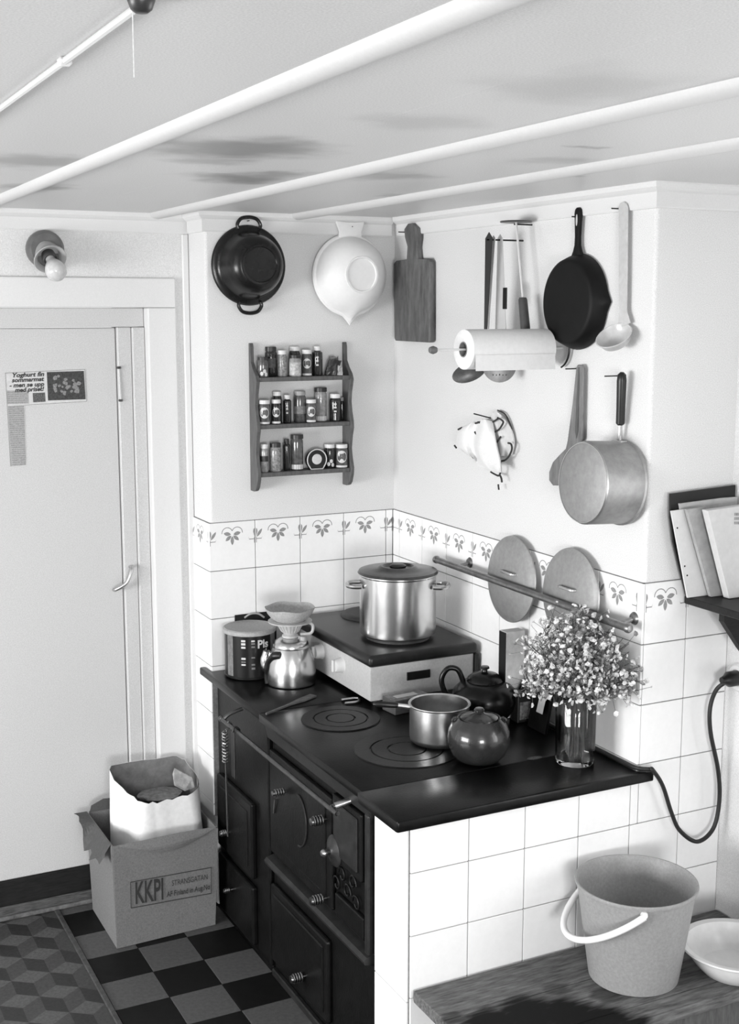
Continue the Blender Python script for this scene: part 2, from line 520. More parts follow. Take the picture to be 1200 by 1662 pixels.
def rows_to(zmin):
    out = []
    k = 0
    while ZT - TV * k > zmin + 0.005:
        out.append((ZT - TV * k, max(zmin, ZT - TV * (k + 1)), k == 0)); k += 1
    return out
# rack wall: origin at its left edge, running right
ed = [-TT] + [XL - .0316 - TP * j for j in (3, 2, 1, 0)] + [XL - TT]
tile_field(wall_rack, (-XL, 0, 0), (1, 0, 0), ed, rows_to(PZ - .03), lambda a, b: (b - TP / 2 if a < .02 else a + TP / 2))
# its left return, running from the door wall out to the corner
tile_field(wall_rack, (-XL, RD, 0), (0, -1, 0), [0.004, RD], rows_to(0.30), lambda a, b: (a + b) / 2)
# pan wall, running from the inner corner towards the room
ed = [TT, .0494] + [.0494 + TP * j for j in range(1, 9)]
if Y1 - ed[-1] < 0.03: ed = ed[:-1]
ed.append(Y1 + TT)
tile_field(wall_pan, (0, 0, 0), (0, -1, 0), ed, rows_to(PZ - .03), lambda a, b: (b - TP / 2 if a < .02 else a + TP / 2))
# end face, upper part beside the magazine shelf
nx = [TP * j - XL for j in range(0, 7)]
ed = [0.0] + [x for x in nx if x > .02 and x < RX1 - .01] + [RX1]
tile_field(wall_pan, (0, -Y1, 0), (1, 0, 0), [ed[0], ed[1], ed[2]], rows_to(ZT - TV * 4), lambda a, b: (b - .066 if a < .05 else a + TP / 2))
# end face, lower part with the pier
ed = [0.0012] + [TP * j for j in range(1, 5)]
low = [(zt, zb, False) for (zt, zb, _) in rows_to(0.0) if zb < .74]
low[0] = (0.744, low[0][1], False)
tile_field(pier, (-XL, -Y1, 0), (1, 0, 0), ed, low[1:], None)
tile_field(pier, (-XL, -Y1, 0), (1, 0, 0), ed + [XL], low[:1], None)
full = [(zt, zb, False) for (zt, zb, _) in rows_to(0.0)]
low2 = [r for r in full if r[0] < ZT - TV * 4 + .01]
ed2 = [x for x in nx if -0.03 < x < RX1 - .01] + [RX1]
tile_field(wall_pan, (0, -Y1, 0), (1, 0, 0), ed2, low2, None)
# pier side face beside the iron front
zz = [(0.744, 0.325, False), (0.325, 0.0, False)]
tile_field(pier, (-XL + .003, -1.104, 0), (0, -1, 0), [0.0, Y1 - 1.104 + .0], zz, None)

# ---- cornice
def cornice(name, path, label):
    """path: list of (x, y) at the wall, offset direction to the right of travel = into the room"""
    bm = BM()
    prof = [(0, 2.083), (0.008, 2.083), (0.010, 2.087), (0.010, 2.118), (0.016, 2.122), (0.022, 2.128), (0.024, 2.136), (0.024, CEIL), (0, CEIL)]
    rings = []
    n = len(path)
    for i, p in enumerate(path):
        p = Vector((p[0], p[1], 0))
        d0 = (Vector((*path[i], 0)) - Vector((*path[i-1], 0))).normalized() if i > 0 else None
        d1 = (Vector((*path[i+1], 0)) - Vector((*path[i], 0))).normalized() if i < n - 1 else None
        nr = [Vector((d.y, -d.x, 0)) for d in (d0, d1) if d is not None]
        off = nr[0] if len(nr) == 1 else (nr[0] + nr[1]) / max(0.3, 1 + nr[0].dot(nr[1]))
        rings.append([bm.verts.new(p + off * o + Vector((0, 0, z))) for (o, z) in prof])
    for a, b in zip(rings[:-1], rings[1:]):
        for k in range(len(prof)):
            k2 = (k + 1) % len(prof)
            bm.faces.new((a[k], a[k2], b[k2], b[k]))
    bm.faces.new(rings[0]); bm.faces.new(rings[-1][::-1])
    return struct(name, bm, M_trimw, label, 'cornice')
cornice('trim_1', [(RX0, RD), (-XL - .0, RD)], 'white cornice strip above the door')
cornice('trim_2', [(-XL, RD - .025), (-XL, 0), (-0.015, 0)], 'white cornice strip above the spice rack')
cornice('trim_3', [(0, -0.03), (0, -Y1), (RX1, -Y1)], 'white cornice strip above the hanging pans')
cornice('trim_4', [(RX1, -Y1 - .025), (RX1, RY0)], 'white cornice strip along the wall of the magazine shelf')

# ---- door with frame
DX = -0.838
bm = BM(); box(bm, -1.70, DX - .002, 0.205, 0.245, 0.126, 1.806, 0.003)
door = struct('door_1', bm, M_door, 'plain pale flush door with a newspaper clipping and a metal handle', 'door')
bm = BM()
box(bm, -1.70, -0.7575, 0.184, 0.26, 1.808, 1.864, .002); obj('frame_head', bm, M_door, door)
bm = BM(); box(bm, DX, DX + .042, 0.190, 0.26, 0.0, 1.807, .002); obj('frame_jamb', bm, M_door, door)
bm = BM(); box(bm, DX + .043, -0.7575, 0.178, 0.26, 0.0, 1.8065, .002); obj('frame_jamb', bm, M_door, door)
bm = BM(); box(bm, -0.7565, -0.668, 0.142, 0.30, 0.0, 1.8645, .004, 2); obj('casing', bm, M_trimw, door)
bm = BM(); box(bm, -1.75, -0.668, 0.142, 0.30, 1.865, 1.952, .004, 2); obj('casing', bm, M_trimw, door)
bm = BM(); box(bm, -1.70, DX + .08, 0.204, 0.235, 0.042, 0.124, .003); obj('kick_board', bm, M_darkwood, door)
bm = BM(); box(bm, -1.70, DX + .08, 0.204, 0.26, 0.0, 0.041, .004); obj('threshold', bm, mat('worn_threshold', 0.07, 0.6, var=0.75, vs=22, stretch=(1.2, 6, 14)), door)
bm = BM(); box(bm, -1.70, DX + .08, 0.190, 0.2035, 0.0, 0.014, .004); obj('threshold_bead', bm, mat('worn_bead', 0.12, 0.5, var=0.6, vs=40), door)
# hinge plate seen as a small pin, and the bow handle
M_steel = mat('steel', 0.55, 0.28, metal=1.0, var=0.1, vs=60)
M_dsteel = mat('dark_steel', 0.16, 0.35, metal=1.0, var=0.2, vs=60)
p0, p1 = wy(193, 597, .188), wy(196, 650, .188)
bm = BM(); tube(bm, [p0, p1], 0.0045, 10)
hg = obj('hinge', bm, M_door, door, True)
for q in (p0, p1):
    bm = BM(); lathe(bm, [(0, -.003), (.006, -.003), (.0075, 0), (.006, .004), (0, .004)], Matrix.Translation(q), 12); obj('hinge_cap', bm, M_dsteel, hg, True)
a, b = wy(211, 920, .189), wy(184, 957, .203)
mid = (a + b) / 2 + Vector((0.006, -.034, -.008))
bm = BM(); tube(bm, smooth_path([a, a + Vector((0, -.022, 0)), mid, b + Vector((0, -.024, .004)), b + Vector((0, 0.002, 0))], 6), [.0045] * 6 + [.0062] * 13 + [.0045] * 6, 10)
obj('handle', bm, M_steel, door, True)
# vertical cover strip between the casing and the chimney breast
bm = BM(); box(bm, -0.645, -XL - .001, RD - .012, RD, 0.0, 2.083, .003); o = struct('trim_5', bm, M_trimw, 'slim upright white cover strip between door casing and tiled corner', 'trim')

# newspaper clipping on the door: L-shaped sheet with flat print
YN = 0.2042
def nw(px, py, dy=0.0): return wy(px, py, YN - dy)
bm = BM(); prism(bm, [nw(8, 605), nw(138, 599), nw(141, 652), nw(40, 658), nw(43, 756), nw(17, 758)], (0, 0.0006, 0))
t = obj('newspaper_clipping', bm, mat('newsprint', 0.58, 0.8, var=0.1, vs=120)); tag(t, 'L-shaped newspaper clipping stuck on the door', 'clipping')
M_ink = mat('printing_ink', 0.035, 0.8)
M_inkg = mat('grey_print', 0.28, 0.8, var=0.45, vs=420)
bm = BM(); 
for f in ([(76, 604), (136, 602), (139, 648), (78, 650)],): bm.faces.new([bm.verts.new(nw(x, y, .0006)) for x, y in f])
obj('printed_photo', bm, mat('halftone_photo', 0.05, 0.8, var=0.5, vs=200), t)
bm = BM()
rr = random.Random(3)
for k in range(26):                                # pale blurred figures of the halftone picture
    x = rr.uniform(86, 128); y = rr.uniform(610, 640) + (x - 100) * -.05
    r = rr.uniform(1.5, 4.2)
    bm.faces.new([bm.verts.new(nw(x + r * math.cos(2*PI*q/7) * rr.uniform(.6, 1.2), y + r * math.sin(2*PI*q/7) * rr.uniform(.6, 1.2), .0008 + .00002 * k)) for q in range(7)])
obj('photo_detail', bm, mat('halftone_pale', 0.22, 0.8, var=0.6, vs=300), t)
bm = BM()
for f in ([(53, 638), (73, 637), (74, 652), (54, 653)],): bm.faces.new([bm.verts.new(nw(x, y, .0006)) for x, y in f])
obj('printed_photo', bm, mat('halftone_small', 0.10, 0.8, var=0.8, vs=260), t)
bm = BM()
for f in ([(13, 659), (39, 657.5), (42, 755), (18, 757)], [(11, 634), (46, 633), (47, 655), (12, 656)]): bm.faces.new([bm.verts.new(nw(x, y, .0004)) for x, y in f])
obj('text_block', bm, mat('text_tone', .36, .8, var=.3, vs=400), t)
bm = BM()
ql = [(8.5, 605.5), (137.5, 599.5), (140.5, 651.5), (39.5, 657.5)]
ql = [(17, 757)] + ql
for k in range(4): tube(bm, [nw(*ql[k], .0006), nw(*ql[k + 1], .0006)], .0006, 4)
obj('printed_border', bm, M_inkg, t)
bm = BM()
for k in range(6):
    y = 636 + k * 3.4
    bm.faces.new([bm.verts.new(nw(*q, .0006)) for q in ((12, y), (45, y - 1.2), (45, y + .6), (12, y + 1.8))])
for k in range(28):
    y = 660 + k * 3.45; dx = k * .27
    bm.faces.new([bm.verts.new(nw(*q, .0006)) for q in ((13 + dx, y), (39 + dx*.35, y - .8), (39 + dx*.35, y + .9), (13 + dx, y + 1.7))])
obj('text_columns', bm, M_inkg, t)
for k, (s, x, y) in enumerate((('Yoghurt fin', 19, 612.5), ('sommarmat', 19, 620.5), ('- men se upp', 15, 629), ('med priset!', 24, 636.5))):
    q = nw(x, y, .0007); q2 = nw(72, y - (72 - x) * .02, .0007)
    bt = text_bm(s, 0.0185, 0.25, 1.0, None, 0, 'LEFT', 0.0006)
    wdt = max(v.co.x for v in bt.verts)
    sx = (q2 - q).length / wdt
    bmesh.ops.scale(bt, vec=(sx, 0.95, 1), verts=bt.verts)
    bmesh.ops.transform(bt, matrix=Matrix.Translation(q) @ Matrix.Rotation(PI/2, 4, 'X') @ Matrix.Rotation(math.radians(1.2), 4, 'Z'), verts=bt.verts)
    obj('headline', bt, M_ink, t)

# conduit on the ceiling
t = thing('ceiling_cable', 'thin white cable clipped along the ceiling board to a round pull switch', 'cable', (-1.516, -2.0, CEIL))
bm = BM(); tube(bm, [(-1.518, -2.392, CEIL - .005), (-1.518, 0.15, CEIL - .005)], 0.0042, 8); obj('cable', bm, M_batten, t, True)
for y in (-2.086, -1.45, -.8, -.2):
    bm = BM(); box(bm, -1.526, -1.510, y - .005, y + .005, CEIL - .0105, CEIL - .0005, .003); obj('clip', bm, M_trimw, t)
bm = BM(); ps = wz(229, -5, CEIL); lathe(bm, [(0, -.014), (.006, -.014), (.010, -.011), (.013, -.003), (.013, 0), (0, 0)], Matrix.Translation(ps), 20); sw = obj('pull_switch', bm, mat('dark_bakelite', 0.03, 0.35), t, True)
bm = BM(); tube(bm, [ps + Vector((-.006, .008, -.008)), ps + Vector((-.006, .009, -.070))], 0.0006, 5); obj('pull_cord', bm, M_ceil, sw)
# ================================================================== THE STOVE
M_iron = mat('black_cast_iron', 0.005, 0.40, spec=.2, var=0.45, vs=35, bump=0.25, bs=120)
M_plate = mat('worn_stove_plate', 0.004, 0.30, spec=.22, var=0.6, vs=14, bump=0.15, bs=160)
M_ironw = mat('rubbed_iron', 0.020, 0.42, metal=0.3, var=0.5, vs=30)
M_brass = mat('dull_brass_rail', 0.09, 0.38, metal=0.7, var=0.3, vs=50)
M_alu = mat('brushed_aluminium', 0.62, 0.30, metal=1.0, var=0.08, vs=70)
M_black = mat('black_bakelite', 0.008, 0.35)
FX = -0.622                                   # plane of the iron front

st = thing('wood_stove', 'black cast-iron kitchen range with doors, coil knobs and towel rail', 'stove', (-0.31, -0.55, 0))
bm = BM(); box(bm, -0.606, -0.012, -1.100, -0.012, 0.0, 0.744); obj('body', bm, M_iron, st)
# far half: plain front with two doors
bm = BM(); box(bm, FX + .006, -0.605, -0.440, -0.014, 0.0, 0.742, .003); fr = obj('front_panel', bm, M_iron, st)
bm = BM(); box(bm, FX - .012, FX + .007, -0.330, -0.040, 0.225, 0.455, .006, 2); dr = obj('oven_door', bm, M_iron, st)
bm = BM(); box(bm, FX - .015, FX - .010, -0.300, -0.070, 0.255, 0.425, .002); obj('raised_panel', bm, M_iron, dr)
def coil(parent, y, z, l=0.026, r=0.009, n=4, name='coil_knob', x0=FX):
    bm = BM()
    tube(bm, [(x0, y, z), (x0 - .012 - l, y, z)], 0.0035, 8)
    for k in range(n):
        xx = x0 - .014 - l * k / (n - 1) * .82
        lathe(bm, [(r - .0035, -.0026), (r, -.0026), (r + .0015, 0), (r, .0026), (r - .0035, .0026), (r - .0035, -.0026)], axisM((xx, y, z), (-1, 0, 0)), 14)
    lathe(bm, [(.0, -.001), (r * .9, -.001), (r * .8, .004), (0, .006)], axisM((x0 - .014 - l, y, z), (-1, 0, 0)), 12)
    return obj(name, bm, M_coil, parent, True)
M_coil = mat('tarnished_coil', 0.22, 0.28, metal=1.0)
coil(dr, -0.150, 0.305, l=.014, n=3, x0=FX - .012)
bm = BM(); box(bm, FX - .012, FX + .007, -0.330, -0.040, 0.020, 0.200, .006, 2); dr = obj('ash_door', bm, M_iron, st)
coil(dr, -0.170, 0.130, l=.012, n=3, r=.007, x0=FX - .012)
# slot between the halves
bm = BM(); tube(bm, [(FX - .002, -0.452, 0.02), (FX - .002, -0.452, 0.74)], 0.006, 8); obj('corner_bead', bm, M_iron, st, True)
# near half: oven, fire door, ledge, drawer
bm = BM(); box(bm, FX + .004, -0.605, -1.100, -0.462, 0.0, 0.742, .002); obj('front_panel', bm, M_iron, st)
bm = BM(); box(bm, FX - .010, FX + .005, -0.875, -0.470, 0.372, 0.668, .005, 2); dr = obj('oven_door', bm, M_iron, st)
bm = BM(); box(bm, FX - .013, FX - .008, -0.845, -0.500, 0.402, 0.638, .003); obj('raised_panel', bm, M_iron, dr)
coil(dr, -0.600, 0.592, x0=FX - .010); coil(dr, -0.850, 0.606, r=.012, x0=FX - .010)
coil(dr, -0.845, 0.395, r=.012, x0=FX - .010)
bm = BM(); tube(bm, [(FX - .020, -0.725, .50 + .075 * math.cos(a)) if False else (FX - .015, -0.680 - .055 * math.sin(a), .540 + .07 * math.cos(a)) for a in [PI * k / 14 for k in range(15)]], 0.0028, 6); obj('cast_scroll', bm, M_ironw, dr, True)
bm = BM(); tube(bm, [(FX - .016, -0.515, .50), (FX - .018, -0.530, .545)], 0.003, 6); obj('latch_pin', bm, M_steel, dr, True)
bm = BM(); box(bm, FX - .014, FX + .005, -1.050, -0.890, 0.520, 0.690, .005, 2); fd = obj('fire_door', bm, M_iron, st)
bm = BM(); box(bm, FX - .019, FX - .012, -1.035, -0.905, 0.540, 0.675, .003); obj('raised_panel', bm, M_ironw, fd)
# damper disc with scrolls, its knob and the ornate latch
bm = BM(); lathe(bm, [(0, .018), (.012, .018), (.018, .013), (.034, .009), (.040, .004), (.040, 0), (0, 0)], axisM((FX - .012, -0.905, 0.545), (-1, 0, 0)), 20); obj('damper', bm, M_ironw, fd, True)
bm = BM(); lathe(bm, [(0, .022), (.006, .021), (.010, .015), (.010, .008), (.005, .002), (.005, 0), (0, 0)], axisM((FX - .03, -0.905, 0.545), (-1, 0, 0)), 14); obj('damper_knob', bm, M_steel, fd, True)
bm = BM()
for k, (yy, zz, s) in enumerate(((-.93, .49, 1), (-.96, .46, -1), (-.90, .455, 1), (-.99, .495, -1), (-1.01, .45, 1))):
    tube(bm, [(FX - .006, yy + s * .022 * math.cos(a) * (1 - a / 9), zz + .022 * math.sin(a) * (1 - a / 9)) for a in [.5 * q for q in range(13)]], 0.003, 6)
obj('cast_ornament', bm, M_iron, st, True)
bm = BM(); box(bm, FX - .008, FX + .005, -1.050, -0.890, 0.372, 0.430, .004, 2); obj('air_slide', bm, M_iron, st)
bm = BM(); box(bm, FX - .012, FX + .005, -1.085, -1.062, 0.345, 0.700, .005, 2); obj('pilaster', bm, M_ironw, st)
bm = BM(); prism(bm, [(FX + .004, -0.462, .326), (FX - .024, -0.462, .336), (FX - .026, -0.462, .344), (FX - .018, -0.462, .352), (FX + .004, -0.462, .358)], (0, -.628, 0)); obj('ledge', bm, M_ironw, st)
bm = BM(); box(bm, FX - .012, FX + .005, -0.850, -0.470, 0.050, 0.278, .007, 2); dw = obj('ash_drawer', bm, M_iron, st)
bm = BM(); box(bm, FX - .016, FX - .010, -0.828, -0.492, 0.072, 0.256, .003); obj('raised_panel', bm, M_iron, dw)
coil(dw, -0.715, 0.120, r=.012, x0=FX - .012)
bm = BM(); box(bm, FX - .010, FX + .005, -1.095, -0.470, 0.0, 0.022, .003); obj('base_strip', bm, M_ironw, st)
# frieze under the plate
bm = BM(); prism(bm, [(FX + .004, -0.466, .694), (FX - .012, -0.466, .700), (FX - .020, -0.466, .742), (FX + .004, -0.466, .742)], (0, -.630, 0)); obj('frieze', bm, M_ironw, st)

# top plates
def plate(name, pts, z0, z1, bev=.004, m=M_plate):
    bm = BM(); prism(bm, [(x, y, z0) for x, y in pts], (0, 0, z1 - z0)); bevel_all(bm, bev, 2); return obj(name, bm, m, st, True)
plate('top_plate', [(-0.650, 0.052), (-0.632, 0.052), (-0.632, -0.009), (-0.010, -0.009), (-0.010, -0.4555), (-0.650, -0.4555)], .745, PZ)
mp = plate('top_plate', [(-0.656, -0.457), (-0.010, -0.457), (-0.010, -1.094), (-0.656, -1.094)], .745, PZ)
plate('top_plate', [(-0.668, -1.0955), (-0.010, -1.0955), (-0.010, -1.273), (0.028, -1.273), (0.028, -1.292), (-0.664, -1.292), (-0.668, -1.288)], .743, PZ + .001)
for (x, y, R) in ((-0.430, -0.895, .135), (-0.475, -0.600, .108)):
    for r0, r1 in ((R, R * .68), (R * .67, R * .36), (R * .35, 0)):
        bm = BM()
        if r1 > 0: lathe(bm, [(r1 + .001, .0005), (r1 + .002, .003), (r0 - .002, .003), (r0 - .0005, .0005)], Matrix.Translation((x, y, PZ)), 48)
        else: lathe(bm, [(0, .003), (r0 - .002, .003), (r0 - .0005, .0005)], Matrix.Translation((x, y, PZ)), 36)
        obj('cooking_ring', bm, M_plate, mp, True)
# drying rail with its end brackets
RXX = -0.682
bm = BM(); tube(bm, smooth_path([(RXX, -0.235, .690), (RXX, -0.30, .690), (RXX, -0.965, .690), (RXX + .004, -0.978, .692), (RXX + .030, -0.985, .700), (FX, -0.988, .706)], 5), 0.0062, 10); rl = obj('towel_rail', bm, M_brass, st, True)
bm = BM(); tube(bm, [(RXX + .012, -0.980, .694), (FX - .002, -0.989, .706)], 0.0085, 10); obj('rail_bracket', bm, M_steel, rl, True)
bm = BM(); tube(bm, smooth_path([(RXX, -0.243, .690), (RXX + .02, -0.243, .705), (FX, -0.243, .715)], 4), 0.006, 8); obj('rail_bracket', bm, M_brass, rl, True)
lathe_m = axisM((RXX, -0.230, .690), (0, 1, 0))
bm = BM(); lathe(bm, [(0, .010), (.008, .006), (.009, 0), (.008, -.006), (0, -.010)], lathe_m, 12); obj('rail_end', bm, M_brass, rl, True)

# fire tools hanging on the rail
t = thing('fire_poker', 'thin steel poker with coiled wire handle hanging on the stove rail', 'poker', (RXX - .012, -0.290, .40))
bm = BM(); pts = []
for k in range(105):
    a = k * .62; pts.append((RXX - .012 + .0075 * math.cos(a), -0.290 + .0075 * math.sin(a), .672 - k * .00092))
tube(bm, pts, 0.0022, 5); obj('coil_handle', bm, M_steel, t, True)
bm = BM(); tube(bm, smooth_path([(RXX - .002, -0.290, .699), (RXX + .009, -0.290, .690), (RXX + .003, -.290, .680), (RXX - .010, -0.290, .676)], 5), 0.0024, 6); obj('hook', bm, M_steel, t, True)
bm = BM(); tube(bm, [(RXX - .012, -0.290, .675), (RXX - .012, -0.300, .36)], 0.0028, 6); obj('rod', bm, M_dsteel, t, True)
t = thing('plate_lifter', 'flat iron lid lifter hanging on the stove rail beside the poker', 'lifter', (RXX - .010, -0.350, .5))
bm = BM(); box(bm, RXX - .013, RXX - .0085, -0.366, -0.338, .555, .690, .002); obj('blade', bm, M_ironw, t)
bm = BM(); tube(bm, smooth_path([(RXX - .011, -0.352, .688), (RXX - .004, -0.352, .702), (RXX + .009, -0.352, .692), (RXX + .006, -.352, .682)], 5), 0.003, 6); obj('hook', bm, M_ironw, t, True)

# ---------------------------------------------------------------- things on the stove plate
def P(px, py, dz=0.0):
    q = wz(px, py, PZ + dz); return q
M_enamel = mat('pale_enamel', 0.42, 0.42, var=0.1, vs=160)
M_hob = mat('black_enamel', 0.012, 0.34, spec=.4, var=0.3, vs=40)
HZ = 0.918                                       # hotplate top surface
t = thing('electric_hotplate', 'two-ring electric hotplate with pale sides and black top', 'hotplate', (-0.20, -0.29, PZ))
hx0, hx1, hy0, hy1 = -0.360, -0.030, -0.552, -0.030
bm = BM(); prism(bm, [(hx0 - .004, hy0 - .004, PZ + .018), (hx1, hy0 - .004, PZ + .018), (hx1, hy1, PZ + .018), (hx0 - .004, hy1, PZ + .018)], (0, 0, .104)); bevel_all(bm, .006, 2); obj('housing', bm, M_enamel, t, True)
bm = BM(); prism(bm, [(hx0 - .010, hy0 - .012, .884), (hx1 + .010, hy0 - .012, .884), (hx1 + .010, hy1 + .006, .884), (hx0 - .010, hy1 + .006, .884)], (0, 0, HZ - .884)); bevel_all(bm, .012, 4); obj('top', bm, M_hob, t, True)
bm = BM(); box(bm, hx1 + .0005, hx1 + .012, hy0 - .010, hy1, PZ + .02, .884, .002); obj('back_panel', bm, M_hob, t)
for x in (hx0 + .03, hx1 - .03):
    for y in (hy0 + .03, hy1 - .04):
        bm = BM(); lathe(bm, [(0, 0), (.012, 0), (.015, .018), (0, .018)], Matrix.Translation((x, y, PZ)), 12); obj('foot', bm, M_black, t, True)
for (x, y, r) in ((-0.150, -0.130, .088), (-0.195, -0.400, .090)):
    bm = BM(); lathe(bm, [(0, .012), (r - .02, .012), (r - .004, .011), (r, .008), (r + .004, .003), (r + .004, 0)], Matrix.Translation((x, y, HZ - .001)), 40); obj('heating_ring', bm, mat('ring_iron', 0.03, 0.5, var=0.4, vs=50), t, True)
for q in ((516, 1058), (549, 1080)):
    c = wx(q[0], q[1], hx0 - .016)
    bm = BM(); lathe(bm, [(0, .024), (.017, .023), (.020, .018), (.021, .004), (.024, 0), (0, 0)], axisM((hx0 - .004, c.y, c.z), (-1, 0, 0)), 20); kb = obj('knob', bm, M_batten, t, True)
    bm = BM(); box(bm, hx0 - .036, hx0 - .027, c.y - .004, c.y + .004, c.z - .018, c.z + .018, .002); obj('knob_grip', bm, M_batten, kb)
a, b = wy(661, 1098, hy0 - .006), wy(699, 1086, hy0 - .006)
bm = BM(); box(bm, a.x, b.x, hy0 - .0065, hy0 - .003, .833, .857, .001); obj('rating_plate', bm, M_black, t)

# mains lead from the hotplate over the plate edge to the socket
t = thing('mains_lead', 'black rubber mains lead looping from stove plate to wall plug', 'cable', (0.1, -1.30, .80))
pl = wx(1187, 1102, RX1 - .028)
pts = [(-.0125, -.50, .80), (-.0125, -.60, .778), (-.0125, -.8, PZ + .0065), (-.0125, -1.05, PZ + .0065), (-.0125, -1.22, PZ + .0068), (-.011, -1.262, PZ + .007), (-.001, -1.283, PZ + .0075), (.014, -1.293, PZ + .0075)]
for q in ((1060, 1250), (1076, 1275), (1090, 1318), (1104, 1348), (1132, 1366), (1158, 1345), (1168, 1300), (1166, 1250), (1154, 1190), (1153, 1150), (1163, 1120)): pts.append(wy(q[0], q[1], -1.302))
pts.append(pl + Vector((-.012, 0, -.004)))
bm = BM(); tube(bm, smooth_path(pts, 7), 0.0053, 8); obj('lead', bm, mat('black_rubber', 0.012, 0.5), t, True)
bm = BM(); lathe(bm, [(0, -.030), (.008, -.030), (.012, -.018), (.019, -.008), (.019, .018), (0, .018)], axisM(pl, (1, 0, 0)), 18); obj('plug', bm, M_black, t, True)
t = thing('wall_socket', 'round white wall socket holding the black plug', 'socket', (RX1, pl.y, pl.z))
bm = BM(); lathe(bm, [(0, .008), (.020, .008), (.021, .010), (.030, .010), (.036, .004), (.036, 0), (0, 0)], axisM((RX1 - .0001, pl.y, pl.z), (-1, 0, 0)), 24); obj('socket_plate', bm, M_trimw, t, True)

# big stock pot on the hotplate
pc = Vector((-0.195, -0.398, HZ + .011)); R = .111
t = thing('stock_pot', 'tall shiny aluminium stock pot with two side handles on the hotplate', 'pot', pc)
T_ = Matrix.Translation(pc)
bm = BM(); lathe(bm, [(0, 0), (R - .006, 0), (R - .001, .004), (R, .012), (R, .172), (R + .004, .176), (R + .004, .179), (R - .002, .179), (R - .003, .01), (0, .008)], T_, 56); obj('body', bm, mat('polished_aluminium', 0.66, 0.22, metal=1.0, var=0.06, vs=30), t, True)
vd = (CAM - pc); vd.z = 0; vd.normalize(); sd = Vector((-vd.y, vd.x, 0))
for s in (-1, 1):
    d = (sd * s * .985 + vd * (.16 if s > 0 else .10)).normalized()
    tn = Vector((-d.y, d.x, 0))
    c0 = pc + d * (R - .002) + Vector((0, 0, .145))
    bm = BM(); tube(bm, smooth_path([c0 + tn * .034, c0 + tn * .034 + d * .020, c0 + tn * .018 + d * .036, c0 - tn * .018 + d * .036, c0 - tn * .034 + d * .020, c0 - tn * .034], 5), 0.0065, 8); obj('side_handle', bm, M_steel, t, True)
t2 = t
bm = BM(); lathe(bm, [(0, .012), (.040, .013), (.046, .019), (.052, .019), (.060, .013), (.092, .011), (R + .002, .007), (R + .006, .001), (R + .005, 0), (R - .006, .0), (0, .003)], Matrix.Translation(pc + Vector((0, 0, .1795))), 56); ld = obj('lid', bm, mat('dark_lid', 0.10, 0.3, metal=0.85, var=0.25, vs=40), t2, True); ld['label'] = 'dark domed lid'
bm = BM(); lathe(bm, [(0, .024), (.018, .024), (.024, .020), (.024, .015), (.013, .012), (0, .012)], Matrix.Translation(pc + Vector((0, 0, .1795))), 24); obj('knob', bm, M_black, ld, True)

# coffee tin
c = P(404, 1092); c.z = PZ + .0005; R = .0775; c.y = min(c.y, -.0095 - R)
t = thing('coffee_tin', 'large dark printed coffee tin with pale plastic lid', 'tin', c)
T_ = Matrix.Translation(c)
bm = BM(); lathe(bm, [(0, 0), (R - .003, 0), (R, .003), (R, .006), (R - .002, .008), (R - .002, .136), (R, .138), (R, .141), (0, .141)], T_, 48); bo = obj('body', bm, mat('dark_tin_print', 0.008, 0.3, spec=.35), t, True)
bm = BM(); lathe(bm, [(R + .001, .134), (R + .003, .136), (R + .003, .146), (R - .002, .149), (R - .008, .1465), (0, .1465)], T_, 48); obj('lid', bm, mat('grey_plastic_lid', 0.34, 0.55, var=0.2, vs=150), t, True)
vth = math.atan2(CAM.y - c.y, CAM.x - c.x)
def patch(parent, name, c, r, th, z0, z1, t0, t1, m, n=6):
    bm = BM()
    lo = [bm.verts.new((c.x + r * math.cos(th + t0 + (t1 - t0) * k / n), c.y + r * math.sin(th + t0 + (t1 - t0) * k / n), c.z + z0)) for k in range(n + 1)]
    hi = [bm.verts.new((v.co.x, v.co.y, c.z + z1)) for v in lo]
    for k in range(n): bm.faces.new((lo[k], lo[k+1], hi[k+1], hi[k]))
    return obj(name, bm, m, parent, True)
M_ptin = mat('pale_tin_print', 0.55, 0.4); M_gtin = mat('grey_tin_print', 0.16, 0.4, var=0.4, vs=100)
patch(bo, 'printed_band', c, R - .0016, vth, .010, .134, -1.05, -.72, M_gtin)
patch(bo, 'printed_band', c, R - .0016, vth, .010, .134, .95, 1.4, M_gtin)
for z, h, m in ((.118, .006, M_ptin), (.108, .007, M_ptin), (.098, .006, M_ptin), (.064, .006, M_ptin), (.055, .004, M_gtin), (.046, .005, M_ptin)):
    patch(bo, 'printed_dash', c, R - .0014, vth, z, z + h, -.34, -.17, m, 3)
for z, h, m in ((.118, .005, M_ptin), (.110, .005, M_gtin), (.100, .005, M_gtin), (.068, .004, M_gtin), (.046, .005, M_gtin), (.034, .006, M_gtin)):
    patch(bo, 'printed_dash', c, R - .0014, vth, z, z + h, .06, .20, m, 3)
def wrap_text(s, size, c, r, th, z, parent, m, wgt=.0006):
    b = text_bm(s, size, 0, 1, None, 0, 'LEFT', wgt)
    for v in b.verts:
        a = th + v.co.x / r; v.co = Vector((c.x + r * math.cos(a), c.y + r * math.sin(a), c.z + z + v.co.y))
    return obj('lettering', b, m, parent)
wrap_text('Pls', .034, c, R - .0012, vth + .30, .098, bo, M_ptin, .001)
wrap_text('k', .034, c, R - .0012, vth + .64, .070, bo, M_ptin, .001)

